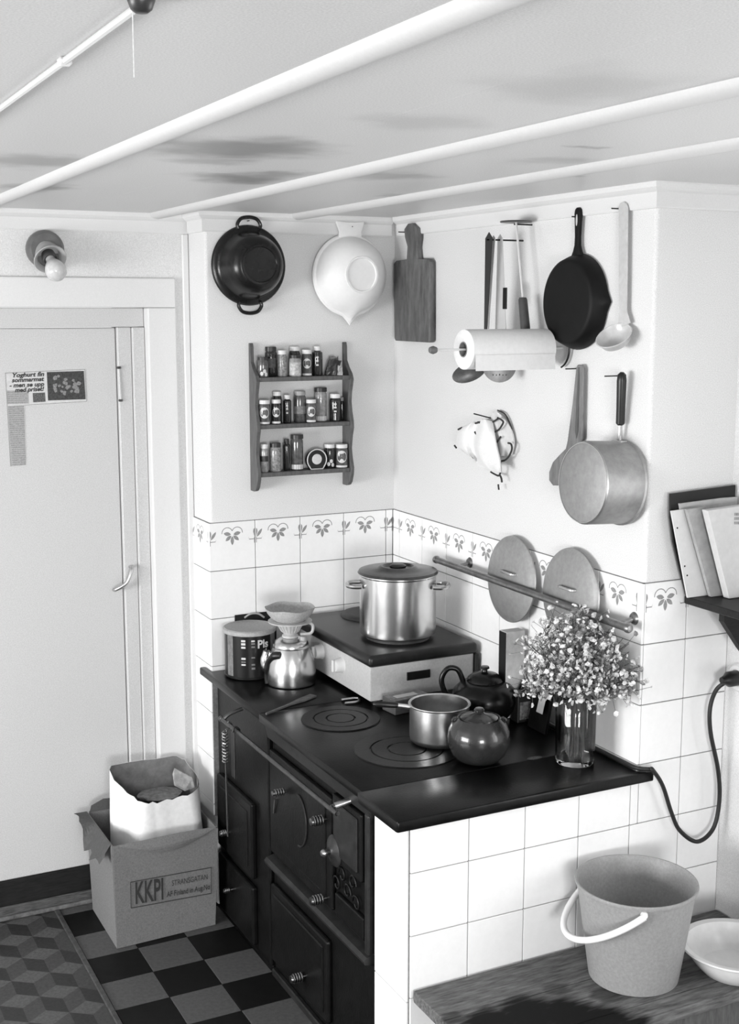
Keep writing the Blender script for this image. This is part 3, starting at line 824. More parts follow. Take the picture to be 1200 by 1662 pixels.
# coffee kettle with filter funnel
c = P(473, 1108); c.z = PZ + .0005
t = thing('coffee_kettle', 'small polished coffee kettle with dark spout flap on the stove', 'kettle', c)
T_ = Matrix.Translation(c)
M_ket = mat('polished_kettle', 0.60, 0.24, metal=1.0, var=0.08, vs=40)
bm = BM(); lathe(bm, [(0, 0), (.067, 0), (.072, .003), (.073, .010), (.073, .040), (.070, .068), (.063, .090), (.056, .104), (.053, .110), (.054, .113), (.052, .122), (.045, .131), (.032, .137), (.024, .1385), (0, .1387)], T_, 44); bo = obj('body', bm, M_ket, t, True)
vd = (CAM - c); vd.z = 0; vd.normalize(); sd = Vector((vd.y, -vd.x, 0))     # sd: towards picture right... handled below
lf = -RT
# dark pouring spout on the left with its bail
s0 = c + lf * .054 + vd * .010
bm = BM(); tube(bm, smooth_path([s0 + Vector((0, 0, .030)), s0 + lf * .022 + Vector((0, 0, .062)), s0 + lf * .016 + Vector((0, 0, .098))], 5), [.017] * 5 + [.015] * 3 + [.013] * 3, 12); obj('spout', bm, M_ket, t, True)
bm = BM(); tube(bm, smooth_path([c + lf * .030 + vd * .048 + Vector((0, 0, .095)), c + lf * .050 + vd * .042 + Vector((0, 0, .092)), c + lf * .066 + vd * .026 + Vector((0, 0, .070)), c + lf * .074 + vd * .020 + Vector((0, 0, .030)), c + lf * .072 + vd * .02 + Vector((0, 0, .004))], 5), [.012] * 6 + [.010] * 8 + [.006] * 7, 10); obj('handle', bm, M_black, t, True)
bm = BM(); lathe(bm, [(0, .012), (.009, .010), (.012, 0), (.009, -.010), (0, -.012)], Matrix.Translation(c + RT * .036 + vd * .012 + Vector((0, 0, .134))), 14); obj('hinge_knob', bm, mat('grey_knob', 0.35, 0.4), t, True)
fc = c + Vector((0, 0, .1392)) + RT * -.002
t = thing('filter_funnel', 'pale ribbed plastic coffee filter holder standing on the kettle', 'filter holder', fc)
T_ = Matrix.Translation(fc)
M_fp = mat('pale_plastic', 0.45, 0.4, var=0.15, vs=80)
bm = BM(); lathe(bm, [(.020, 0), (.024, .0), (.024, .006), (.018, .010), (.026, .018), (.040, .044), (.064, .046), (.065, .050), (.045, .051), (.022, .020), (.014, .010), (.014, 0), (.020, 0)], T_, 40); bo = obj('cone', bm, M_fp, t, True)
for k in range(22):
    a = 2 * PI * k / 22
    d = Vector((math.cos(a), math.sin(a), 0))
    bm = BM(); tube(bm, [fc + d * .0255 + Vector((0, 0, .018)), fc + d * .0395 + Vector((0, 0, .042))], .0016, 5); obj('rib', bm, M_fp, bo)
bm = BM(); tube(bm, smooth_path([fc + RT * .046 + Vector((0, 0, .046)), fc + RT * .066 + Vector((0, 0, .036)), fc + RT * .062 + Vector((0, 0, .012)), fc + RT * .030 + Vector((0, 0, .008))], 5), .0045, 8); obj('grip', bm, M_fp, t, True)
t = thing('paper_filter', 'wide pale paper coffee filter set in the plastic funnel', 'paper filter', fc + Vector((0, 0, .052)))
bm = BM()
rows = []
for r, z in ((.020, .024), (.044, .0515), (.056, .060), (.067, .074), (.074, .090)):
    rows.append([bm.verts.new(fc + Vector((r * math.cos(2*PI*k/40) * 1.0, r * math.sin(2*PI*k/40), z + (.0022 * math.sin(5 * 2*PI*k/40) if z > .08 else 0)))) for k in range(40)])
for a, b in zip(rows[:-1], rows[1:]):
    for k in range(40): bm.faces.new((a[k], a[(k+1) % 40], b[(k+1) % 40], b[k]))
obj('paper', bm, mat('filter_paper', 0.40, 0.9, var=0.2, vs=160), t, True)
bm = BM(); lathe(bm, [(0, .030), (.024, .0305), (.046, .056), (.0, .060)], T_, 24); obj('coffee_grounds', bm, mat('wet_grounds', 0.30, 0.9, var=0.3, vs=120), t, True)

# dark shallow tray standing behind the tin
a = wy(385, 1004, -.03); b = wy(438, 998, -.03)
t = thing('baking_sheet', 'thin black baking sheet leaning on the tiles behind the coffee tin', 'baking sheet', ((a.x + b.x) / 2, -.009, PZ))
bm = BM(); box(bm, a.x, b.x + .03, -.0105, -.0075, PZ + .0005, a.z + .006, .0008); obj('rim', bm, M_hob, t)
bm = BM(); tube(bm, smooth_path([(a.x + .03, -.014, a.z - .004), (a.x + .05, -.015, a.z + .006), (a.x + .075, -.015, a.z + .004), (a.x + .095, -.014, a.z - .010)], 5), .003, 8); obj('grip', bm, mat('grey_knob', .35), t, True)

# small aluminium saucepan
c = P(713, 1204); c.z = PZ + .0045; R = .076
t = thing('small_saucepan', 'small open aluminium saucepan with dark handle on the cooking ring', 'saucepan', c)
bm = BM(); lathe(bm, [(0, 0), (R - .008, 0), (R - .002, .005), (R, .014), (R, .094), (R + .004, .098), (R + .003, .100), (R - .003, .098), (R - .003, .012), (R - .010, .006), (0, .006)], Matrix.Translation(c), 48); obj('body', bm, M_alu, t, True)
hd = (wz(592, 1140, c.z + .10) - c); hd.z = 0; hd.normalize()
b0 = c + hd * (R + .001) + Vector((0, 0, .088))
bm = BM(); tube(bm, [b0, b0 + hd * .030 + Vector((0, 0, .004))], [.0065, .006], 8); obj('ferrule', bm, M_alu, t, True)
bm = BM(); tube(bm, [b0 + hd * .028 + Vector((0, 0, .004)), b0 + hd * .038 + Vector((0, 0, .005)), b0 + hd * .082 + Vector((0, 0, .008)), b0 + hd * .092 + Vector((0, 0, .008))], [.006, .008, .0085, .004], 10); obj('handle', bm, M_black, t, True)
bm = BM(); lathe(bm, [(0, .004), (.005, .003), (.006, 0), (0, 0)], axisM(c - hd * 0 + (-hd) * 0 + hd * (R + .0) + Vector((0, .0, .088)), hd), 10); obj('rivet', bm, M_steel, t, True)

# round stoneware pot with lid
c = P(777, 1236); c.z = PZ + .0045; R = .0765
t = thing('stoneware_pot', 'round dark glazed stoneware sugar pot with lid on the stove', 'pot', c)
M_brown = mat('dark_brown_glaze', 0.022, 0.24, var=0.35, vs=18, coat=0.4)
bm = BM(); lathe(bm, [(0, 0), (.042, 0), (.052, .004), (.065, .018), (.074, .038), (R, .058), (.074, .078), (.066, .094), (.056, .104), (.053, .108), (.050, .106), (.049, .102), (0, .100)], Matrix.Translation(c), 48); obj('body', bm, M_brown, t, True)
t2 = t
bm = BM(); lathe(bm, [(0, .132), (.010, .131), (.013, .127), (.011, .122), (.014, .119), (.032, .115), (.046, .108), (.0475, .1035), (0, .1035)], Matrix.Translation(c), 36); obj('lid', bm, mat('black_glaze', 0.012, 0.2, coat=0.4), t2, True)
for s in (-1, 1):
    b0 = c + RT * (.058 * s) + Vector((0, 0, .094))
    bm = BM(); tube(bm, smooth_path([b0 - Vector((0, 0, .004)), b0 + RT * (.007 * s) + Vector((0, 0, .006)), b0 + RT * (.000 * s) + Vector((0, 0, .013)), b0 - RT * (.006 * s) + Vector((0, 0, .008))], 5), .0035, 8); obj('ear', bm, M_brown, t, True)

# teapot
c = Vector((-0.135, -0.760, PZ + .0005))
c = P(786, 1166); c.z = PZ + .0005
t = thing('teapot', 'black glazed teapot with looped handle behind the stoneware pot', 'teapot', c)
M_tp = mat('black_teapot_glaze', 0.004, 0.26, spec=.35)
bm = BM(); lathe(bm, [(0, 0), (.052, 0), (.062, .004), (.080, .028), (.089, .055), (.084, .080), (.067, .098), (.050, .106), (.046, .105), (0, .103)], Matrix.Translation(c), 44); obj('body', bm, M_tp, t, True)
bm = BM(); lathe(bm, [(.049, .1065), (.046, .114), (.034, .124), (.016, .129), (.008, .131), (.007, .136), (.013, .140), (.011, .145), (0, .146)], Matrix.Translation(c), 32); obj('lid', bm, M_tp, t, True)
hd = -RT
bm = BM(); tube(bm, smooth_path([c + hd * .070 + Vector((0, 0, .045)), c + hd * .098 + Vector((0, 0, .060)), c + hd * .116 + Vector((0, 0, .105)), c + hd * .100 + Vector((0, 0, .138)), c + hd * .072 + Vector((0, 0, .135)), c + hd * .056 + Vector((0, 0, .098))], 6), .0075, 10); obj('handle', bm, M_tp, t, True)
hd = RT
bm = BM(); tube(bm, smooth_path([c + hd * .062 + Vector((0, 0, .040)), c + hd * .095 + Vector((0, 0, .058)), c + hd * .105 + Vector((0, 0, .090)), c + hd * .126 + Vector((0, 0, .112))], 5), [.022] * 4 + [.017] * 4 + [.012] * 4 + [.010] * 4, 12); obj('spout', bm, M_tp, t, True)

# glass vase with dried flowers
c = P(933, 1237); c.z = PZ + .0015; R = .048
t = thing('glass_vase', 'straight fluted clear glass vase on the stove corner', 'vase', c)
bm = BM(); n = 48; rows = []
for (r, z, i) in ((R - .004, 0, 0), (R - .001, .004, 0), (R, .03, 0), (R + .001, .168, 0), (R - .001, .171, 0), (R - .003, .168, 1), (R - .004, .03, 1), (R - .008, .012, 1)):
    rows.append([bm.verts.new(c + Vector(((r + (.0008 * math.cos(16 * 2*PI*k/n) if not i else 0)) * math.cos(2*PI*k/n), (r + (.0008 * math.cos(16 * 2*PI*k/n) if not i else 0)) * math.sin(2*PI*k/n), z))) for k in range(n)])
for a, b in zip(rows[:-1], rows[1:]):
    for k in range(n): bm.faces.new((a[k], a[(k+1) % n], b[(k+1) % n], b[k]))
bm.faces.new(rows[0][::-1]); bm.faces.new(rows[-1])
obj('glass', bm, mat('clear_glass', 0.92, 0.03, trans=1.0, ior=1.45), t, True)
t = thing('dried_bouquet', 'bushy bunch of small pale dried flowers standing in the glass vase', 'flowers', c + Vector((0, 0, .013)))
rr = random.Random(11)
bmS, bmF, bmD = BM(), BM(), BM()
def floret(bm, p, r):
    ax = Vector((rr.uniform(-1, 1), rr.uniform(-1, 1), rr.uniform(-.2, 1))).normalized()
    u = ax.orthogonal().normalized(); v = ax.cross(u)
    cc = bm.verts.new(p + ax * r * .35); k = 6
    rg = [bm.verts.new(p + (u * math.cos(2*PI*q/k) + v * math.sin(2*PI*q/k)) * r * rr.uniform(.7, 1.1) + ax * r * .15 * (q % 2)) for q in range(k)]
    bt = bm.verts.new(p - ax * r * .5)
    for q in range(k):
        bm.faces.new((cc, rg[q], rg[(q+1) % k])); bm.faces.new((bt, rg[(q+1) % k], rg[q]))
for s in range(200):
    a = rr.uniform(0, 2*PI); r0 = rr.uniform(0, .026)
    base = c + Vector((r0 * math.cos(a), r0 * math.sin(a), rr.uniform(.014, .03)))
    a2 = a + rr.uniform(-1.0, 1.0) + PI * 0.0
    neck = c + Vector((.030 * math.cos(a2) * rr.random(), .030 * math.sin(a2) * rr.random(), .165))
    rad = .155 * math.sqrt(rr.random())
    hgt = .385 - .075 * (rad / .15) ** 2 - rr.uniform(0, .15)
    a3 = a2 + rr.uniform(-.5, .5)
    tip = Vector((c.x + .012 + rad * math.cos(a3), c.y - .010 + rad * math.sin(a3) * .95, c.z + max(.20, hgt)))
    if tip.y > -1.30: tip.x = min(tip.x, -.022)
    path = smooth_path([base, neck, neck.lerp(tip, .5) + Vector((0, 0, .012)), tip], 3)
    tube(bmS, path, .0010, 4, cap=False)
    for q in range(rr.randint(9, 15)):
        f = rr.random()
        p0 = neck.lerp(tip, .45 + .55 * f ** .6)
        off = Vector((rr.gauss(0, .020), rr.gauss(0, .020), rr.gauss(.006, .018)))
        p1 = p0 + off
        if p1.x > -.020 and p1.y > -1.285: p1.x = -.020 - rr.random() * .02
        if p1.z > 1.0 and p1.y > -1.265: p1.x = min(p1.x, -.066)
        tube(bmS, [p0, p1], .0006, 3, cap=False)
        floret(bmF if rr.random() < .82 else bmD, p1, rr.uniform(.0038, .0086))
o = obj('stems', bmS, mat('dry_stem', 0.10, 0.8, var=0.4, vs=60), t); o['kind'] = 'stuff'
o = obj('blossoms', bmF, mat('dry_blossom', 0.60, 0.9, var=0.45, vs=120), t); o['kind'] = 'stuff'
o = obj('seed_heads', bmD, mat('dry_seed', 0.20, 0.9, var=0.5, vs=120), t); o['kind'] = 'stuff'

# things leaning against the tiles behind the teapot
def lean_board(name, label, cat, q, th, m, medge, X=-.014):
    """board leaning on the pan wall: q = four picture points lower-left, lower-right, upper-right, upper-left"""
    P0 = [wx(*q[0], X - .028), wx(*q[1], X - .028), wx(*q[2], X), wx(*q[3], X)]
    zmin = min(p.z for p in P0)
    t = thing(name, label, cat, (X - .03, P0[0].y, PZ))
    bm = BM(); prism(bm, P0, (-th, 0, 0)); bevel_all(bm, .0015, 1); obj('board', bm, m, t)
    return t
zlo = PZ + .0015
def lean(name, label, cat, y0, y1, ztop, th, m, edge=None, X0=-.045, X1=-.010):
    t = thing(name, label, cat, ((X0 + X1) / 2, (y0 + y1) / 2, PZ))
    bm = BM(); pts = [(X0, y0, zlo), (X0, y1, zlo), (X1 - .001, y1, ztop), (X1 - .001, y0, ztop)]
    prism(bm, pts, (-th, 0, -th * .2)); 
    for v in bm.verts: v.co.z = max(v.co.z, zlo)
    bevel_all(bm, .001, 1); obj('board', bm, m, t)
    if edge:
        bm = BM(); prism(bm, [(X0 - th * .0, y0 + .0002, zlo), (X1 - .001, y0 + .0002, ztop), (X1 - th - .001, y0 + .0002, ztop), (X0 - th, y0 + .0002, zlo)], (0, .003, 0)); obj('edge_strip', bm, edge, t)
    return t
M_pale = mat('pale_card', 0.55, 0.5, var=0.2, vs=30)
YC = -.800
xa, xb = wy(837, 1100, YC).x, wy(867, 1100, YC).x
xa, xb = min(xa, -.080), min(xb, -.020)
t = thing('food_carton', 'upright pale carton with dark side standing behind the teapot', 'carton', ((xa + xb) / 2, YC, PZ))
zt_ = wy(845, 1024, YC).z
bm = BM(); box(bm, xa + .0006, xb, YC, YC + .034, PZ + .001, zt_, .001); bo = obj('carton', bm, M_pale, t)
bm = BM(); box(bm, xa - .0006, xa + .0004, YC + .0005, YC + .0335, PZ + .002, zt_ - .001); obj('dark_side', bm, M_black, bo)
yA, yB = wx(868, 1080, -.04).y, wx(897, 1080, -.04).y
lean('narrow_board', 'dark narrow board with pale strip leaning beside the flower vase', 'board', yA, yB, wx(880, 1045, -.012).z, .010, M_iron, None, -.05)
bm = BM(); y0, y1 = wx(874, 1080, -.06).y, wx(884, 1080, -.06).y
prism(bm, [(-.0625, y0, PZ + .055), (-.0625, y1, PZ + .055), (-.026, y1, PZ + .20), (-.026, y0, PZ + .20)], (-.001, 0, 0))
o = bpy.data.objects['narrow_board']; obj('pale_strip', bm, M_pale, o)
q0 = P(873, 1168); q0.x = min(q0.x, -.045)
t = thing('pepper_tin', 'small dark tin with a pale printed emblem behind the stoneware pot', 'tin', (q0.x, q0.y, PZ))
bm = BM(); box(bm, q0.x - .026, q0.x + .022, q0.y - .006, q0.y + .028, PZ + .001, PZ + .080, .003, 2); bo = obj('body', bm, mat('dark_small_tin', 0.02, 0.35), t)
bm = BM(); box(bm, q0.x - .024, q0.x + .020, q0.y - .004, q0.y + .026, PZ + .0802, PZ + .084, .002); obj('lid', bm, M_dsteel, t)
bm = BM(); box(bm, q0.x - .020, q0.x + .014, q0.y - .0072, q0.y - .0062, PZ + .010, PZ + .058); obj('emblem', bm, mat('emblem_print', 0.14, 0.5, var=0.9, vs=90), bo)
q0 = P(903, 1165)
t = thing('salt_shaker', 'slim pale shaker half hidden behind the flower vase', 'shaker', (q0.x, q0.y, PZ))
bm = BM(); lathe(bm, [(0, 0), (.014, 0), (.015, .004), (.013, .06), (.010, .066), (0, .067)], Matrix.Translation((q0.x, q0.y, PZ + .001)), 20); obj('body', bm, mat('white_china', 0.6, 0.3), t, True)
bm = BM(); lathe(bm, [(.0105, .0665), (.011, .080), (.006, .086), (0, .086)], Matrix.Translation((q0.x, q0.y, PZ + .001)), 16); obj('cap', bm, M_steel, t, True)

# matchbox
q0, q1 = P(640, 1143), P(678, 1130)
cx = P(642, 1140); cx.y = -.604
t = thing('match_box', 'flat printed matchbox lying before the hotplate', 'matchbox', (cx.x, cx.y, PZ))
R_ = Matrix.Translation((cx.x, cx.y, 0)) @ Matrix.Rotation(math.radians(6), 4, 'Z')
bm = BM(); box(bm, -.060, .060, -.032, .032, PZ + .0005, PZ + .040, .0015, 1, R_); bo = obj('sleeve', bm, mat('matchbox_side', 0.06, 0.6, var=.3, vs=60), t)
bm = BM(); box(bm, -.058, .058, -.030, .030, PZ + .0401, PZ + .0406, 0, 1, R_); lb = obj('paper_label', bm, mat('matchbox_label', 0.20, 0.6, var=.5, vs=70), bo)
bm = BM(); box(bm, -.040, .030, -.012, .012, PZ + .0407, PZ + .0410, 0, 1, R_); obj('printed_oval', bm, M_ptin, lb)

# bent wire pot hook and wooden scraper on the plate
p0, p1, p2, p3 = P(554, 1136, .004), P(579, 1133, .004), P(580, 1139, .004), P(560, 1141, .004)
t = thing('wire_hook', 'bright bent wire lifter handle lying on the stove plate', 'hook', (p1.x, p1.y, PZ))
bm = BM(); tube(bm, smooth_path([p0, p1, (p1 + p2) / 2 + RT * .006, p2, p3], 5), .0036, 8); obj('wire', bm, M_steel, t, True)
p4, p5 = P(588, 1148, .006), P(612, 1138, .006)
p0, p1 = P(432, 1158, .005), P(508, 1128, .005)
t = thing('wooden_scraper', 'slim wooden scraper lying on the stove before the kettle', 'scraper', (p0.x, p0.y, PZ))
dd = (p1 - p0).normalized(); nn = Vector((-dd.y, dd.x, 0))
bm = BM(); prism(bm, [v + Vector((0, 0, -.0035)) for v in (p0 - nn * .002, p0.lerp(p1, .5) - nn * .004, p0.lerp(p1, .75) - nn * .013, p1 - nn * .013, p1 + nn * .010, p0.lerp(p1, .75) + nn * .010, p0.lerp(p1, .5) + nn * .004, p0 + nn * .002)], (0, 0, .005)); obj('wood', bm, mat('old_wood_grey', 0.10, 0.6, var=.4, vs=40), t)
p0 = P(868, 1229, .002)
t = thing('ash_spill', 'thin pale film of spilled grains on the stove plate', 'spill', (p0.x, p0.y, PZ))
bm = BM(); lathe(bm, [(0, .002), (.012, .0012), (.021, .0003)], Matrix.Translation((p0.x, p0.y, PZ)) @ Matrix.Scale(.5, 4, (0, 1, 0)), 14); obj('grains', bm, mat('pale_grains', 0.10, .9, var=.6, vs=300), t)['kind'] = 'stuff'
# ================================================================== THINGS ON THE RACK WALL (plane Y = 0)
M_wood = mat('old_brown_wood', 0.085, 0.55, var=0.4, vs=18, stretch=(6, 6, 1))
M_woodm = mat('rack_wood', 0.095, 0.55, var=0.3, vs=22, stretch=(6, 6, 1))
M_nail = mat('nail_iron', 0.03, 0.4, metal=0.8)

def nail_part(parent, p, d, l=.03, r=.0016):
    bm = BM(); tube(bm, [p, Vector(p) + Vector(d) * l], r, 6); o = obj('nail', bm, M_nail, parent, True); return o

# dark enamel casserole hung bottom outwards
c = wy(403, 431, -.012)
t = thing('enamel_casserole', 'dark enamel casserole hung bottom-out on the wall by its loop handle', 'casserole', (c.x, -.012, c.z))
M_den = mat('dark_enamel', 0.010, 0.25, var=0.3, vs=20, spec=.4)
T_ = W1M(c.x, -.013, c.z)
R = .112
bm = BM(); lathe(bm, [(R - .004, 0), (R + .003, 0), (R + .005, .004), (R + .002, .009), (R - .010, .012), (R - .018, .022), (.088, .056), (.077, .080), (.066, .092), (.058, .095), (.057, .099), (.051, .100), (.049, .096), (0, .095)], T_, 56); obj('body', bm, M_den, t, True)
for s in (1, -1):
    b = [(s * x, y) for x, y in ()]
    pts = [(-.033, s * (R - .006)), (-.036, s * (R + .006)), (-.024, s * (R + .022)), (0, s * (R + .027)), (.024, s * (R + .022)), (.036, s * (R + .006)), (.033, s * (R - .006))]
    bm = BM(); tube(bm, smooth_path([T_ @ Vector((x, y, .010)) for x, y in pts], 5), .0055, 8); obj('loop_handle', bm, M_den, t, True)
nail_part(t, (c.x, 0.0, c.z + R + .0165), (0, -1, 0), .026)

# white bowl with lug and pouring lip
c = wy(567, 447, -.012)
t = thing('mixing_bowl', 'white plastic mixing bowl with lug and pouring lip hung on the wall', 'bowl', (c.x, -.012, c.z))
M_wpl = mat('white_plastic', 0.80, 0.42, var=0.02, vs=80)
T_ = W1M(c.x, -.013, c.z)
R = .122
bm = BM(); lathe(bm, [(R - .004, 0), (R + .002, 0), (R + .003, .003), (R, .008), (R - .006, .010), (.112, .030), (.098, .056), (.078, .076), (.060, .084), (.055, .085), (.054, .089), (.049, .089), (.047, .085), (0, .084)], T_, 64)
for v in bm.verts:                                    # draw the rim out to a pouring lip at the bottom
    l = T_.inverted() @ v.co
    r = math.hypot(l.x, l.y)
    if l.y < 0 and l.z < .05 and abs(l.x) < .028:
        k = (1 - abs(l.x) / .028) ** 1.2 * (1 - l.z / .05) * (r / R)
        l.y -= .028 * k; v.co = T_ @ l
obj('body', bm, M_wpl, t, True)
bm = BM(); prism(bm, [T_ @ Vector((x, y, .001)) for x, y in ((-.040, R - .012), (-.037, R + .008), (-.048, R + .036), (-.044, R + .040), (-.015, R + .037), (.015, R + .037), (.044, R + .040), (.048, R + .036), (.037, R + .008), (.040, R - .012))], (0, -.008, 0)); bevel_all(bm, .002, 2); obj('lug', bm, M_wpl, t, True)
nail_part(t, (c.x + .006, .002, c.z + R + .024), (0, -1, 0), .026)

# spice rack
A = wy(403, 557, 0); Bq = wy(407, 800, 0)
xl = (A.x + Bq.x) / 2
xr = wy(556, 788, 0).x
ztop = A.z; zbot = wy(412, 798, -.03).z
zs = [wy(415, 613, -.058).z, wy(420, 690, -.058).z, wy(424, 768, -.058).z]
t = thing('spice_rack', 'small brown wooden three-shelf rack hung on the pale wall', 'rack', ((xl + xr) / 2, -.03, zbot))
def side(x0, th):
    prof = [(0, ztop), (.008, ztop), (.012, ztop - .01)]
    for (z, d) in ((zs[0] + .045, .014), (zs[0] + .025, .030), (zs[0] + .005, .052), (zs[0] - .012, .060), (zs[0] - .03, .055), (zs[0] - .05, .048), (zs[1] + .06, .044), (zs[1] + .03, .050), (zs[1], .060), (zs[1] - .02, .062), (zs[1] - .045, .053), (zs[2] + .06, .046), (zs[2] + .03, .052), (zs[2], .062), (zs[2] - .02, .060), (zbot + .014, .050), (zbot + .004, .040), (zbot, .026), (zbot, 0)):
        prof.append((d, z))
    bm = BM(); prism(bm, [(x0, -.0005 - d, z) for d, z in prof], (th, 0, 0)); bevel_all(bm, .0012, 1, 50); return obj('side_board', bm, M_woodm, t)
side(xl, .012); side(xr, .012)
for z in zs:
    bm = BM(); box(bm, xl + .0122, xr - .0002, -.058, -.001, z - .013, z, .0015); obj('shelf', bm, M_woodm, t)

# jars: (x, width, top, lift row) in a close-up frame of the rack, then looks
def jz(x, y): return (380 + x / 5.4545, 540 + y / 5.4545)
M_jar = {'dark': mat('jar_dark_glass', 0.016, 0.15, coat=.4, var=.4, vs=60), 'mid': mat('jar_spice_mid', 0.075, 0.18, coat=.5, var=.5, vs=70), 'pale': mat('jar_spice_pale', 0.26, 0.2, coat=.5, var=.4, vs=80), 'grain': mat('jar_grain', 0.22, 0.3, coat=.3, var=.7, vs=160)}
M_lid = {'white': mat('white_lid', 0.66, 0.4), 'dark': mat('dark_lid_plastic', 0.02, 0.4), 'grey': mat('grey_lid', 0.3, 0.4)}
M_lab = mat('white_label', 0.58, 0.6, var=.1, vs=200)
M_labd = mat('print_and_glint', 0.10, 0.6, var=.3, vs=300)
def disc_patch(parent, name, c, r, th, zc, ra, rz, m):
    bm = BM(); n = 18
    cc = bm.verts.new((c.x + r * math.cos(th), c.y + r * math.sin(th), c.z + zc))
    rg = [bm.verts.new((c.x + r * math.cos(th + ra / r * math.cos(2*PI*k/n)), c.y + r * math.sin(th + ra / r * math.cos(2*PI*k/n)), c.z + zc + rz * math.sin(2*PI*k/n))) for k in range(n)]
    for k in range(n): bm.faces.new((cc, rg[k], rg[(k+1) % n]))
    return obj(name, bm, m, parent, True)
JARS = [
 # shelf, x, w, ytop, depth, body, lid, label, description
 (0, 255, 100, 215, .041, 'mid', 'dark', 'dots', 'short jar with dark lid at the left end of the top rack shelf'),
 (0, 322, 108, 125, .018, 'dark', 'dark', 'faint', 'tall dark jar with broad dark lid behind the short jar on the top shelf'),
 (0, 426, 84, 155, .036, 'grain', 'white', None, 'slim grainy jar with white lid on the top rack shelf'),
 (0, 530, 98, 122, .014, 'dark', 'white', None, 'dark bottle with white cap standing behind the labelled jar on the top shelf'),
 (0, 540, 112, 195, .043, 'pale', 'dark', 'square', 'pale square-labelled jar with dark lid on the top rack shelf'),
 (0, 645, 92, 150, .036, 'mid', 'white', 'round', 'white-lidded jar with round label next to the square-labelled jar on the top shelf'),
 (0, 737, 92, 120, .034, 'dark', 'white', 'glint', 'black glass bottle with small white cap beside the packets on the top shelf'),
 (1, 268, 104, 595, .042, 'mid', 'white', 'round', 'round-labelled jar against the left side board of the middle rack shelf'),
 (1, 378, 84, 520, .014, 'dark', 'white', None, 'taller white-capped jar peeping out behind a round-labelled jar on the middle shelf'),
 (1, 372, 88, 590, .043, 'dark', 'white', 'round', 'dark round-labelled jar second from the left side board on the middle shelf'),
 (1, 470, 74, 550, .034, 'dark', 'white', 'glint', 'slim black bottle with white cap on the middle rack shelf'),
 (1, 582, 108, 515, .024, 'mid', 'grey', 'band', 'wide jar with pale label band and grey lid on the middle shelf'),
 (1, 682, 92, 590, .044, 'mid', 'white', 'round', 'round-labelled jar before the tall dark-capped jar on the middle shelf'),
 (1, 765, 106, 485, .020, 'pale', 'dark', 'low', 'tallest jar on the middle shelf, pale contents under a broad dark cap'),
 (1, 895, 98, 540, .036, 'dark', 'white', 'glint2', 'dark white-lidded jar near the right side board on the middle shelf'),
 (1, 962, 44, 570, .016, 'dark', 'grey', None, 'narrow dark vial in the right corner of the middle shelf'),
 (2, 266, 74, 985, .036, 'pale', 'white', 'belt', 'pale jar with black belt label on the bottom rack shelf'),
 (2, 366, 104, 975, .036, 'grain', 'dark', None, 'speckled jar with dark lid on the bottom rack shelf'),
 (2, 465, 62, 940, .030, 'dark', 'dark', None, 'thin dark bottle on the bottom rack shelf'),
 (2, 557, 108, 900, .030, 'mid', 'dark', 'low', 'tallest jar of the bottom shelf with dark lid and greyish contents'),
 (2, 845, 96, 985, .030, 'dark', 'white', 'dots', 'dark white-lidded jar right of the horseshoe timer on the bottom shelf'),
 (2, 958, 112, 985, .038, 'mid', 'white', 'round', 'round-labelled jar in the right corner of the bottom rack shelf'),
]
VTH = math.atan2(CAM.y, CAM.x + .4)
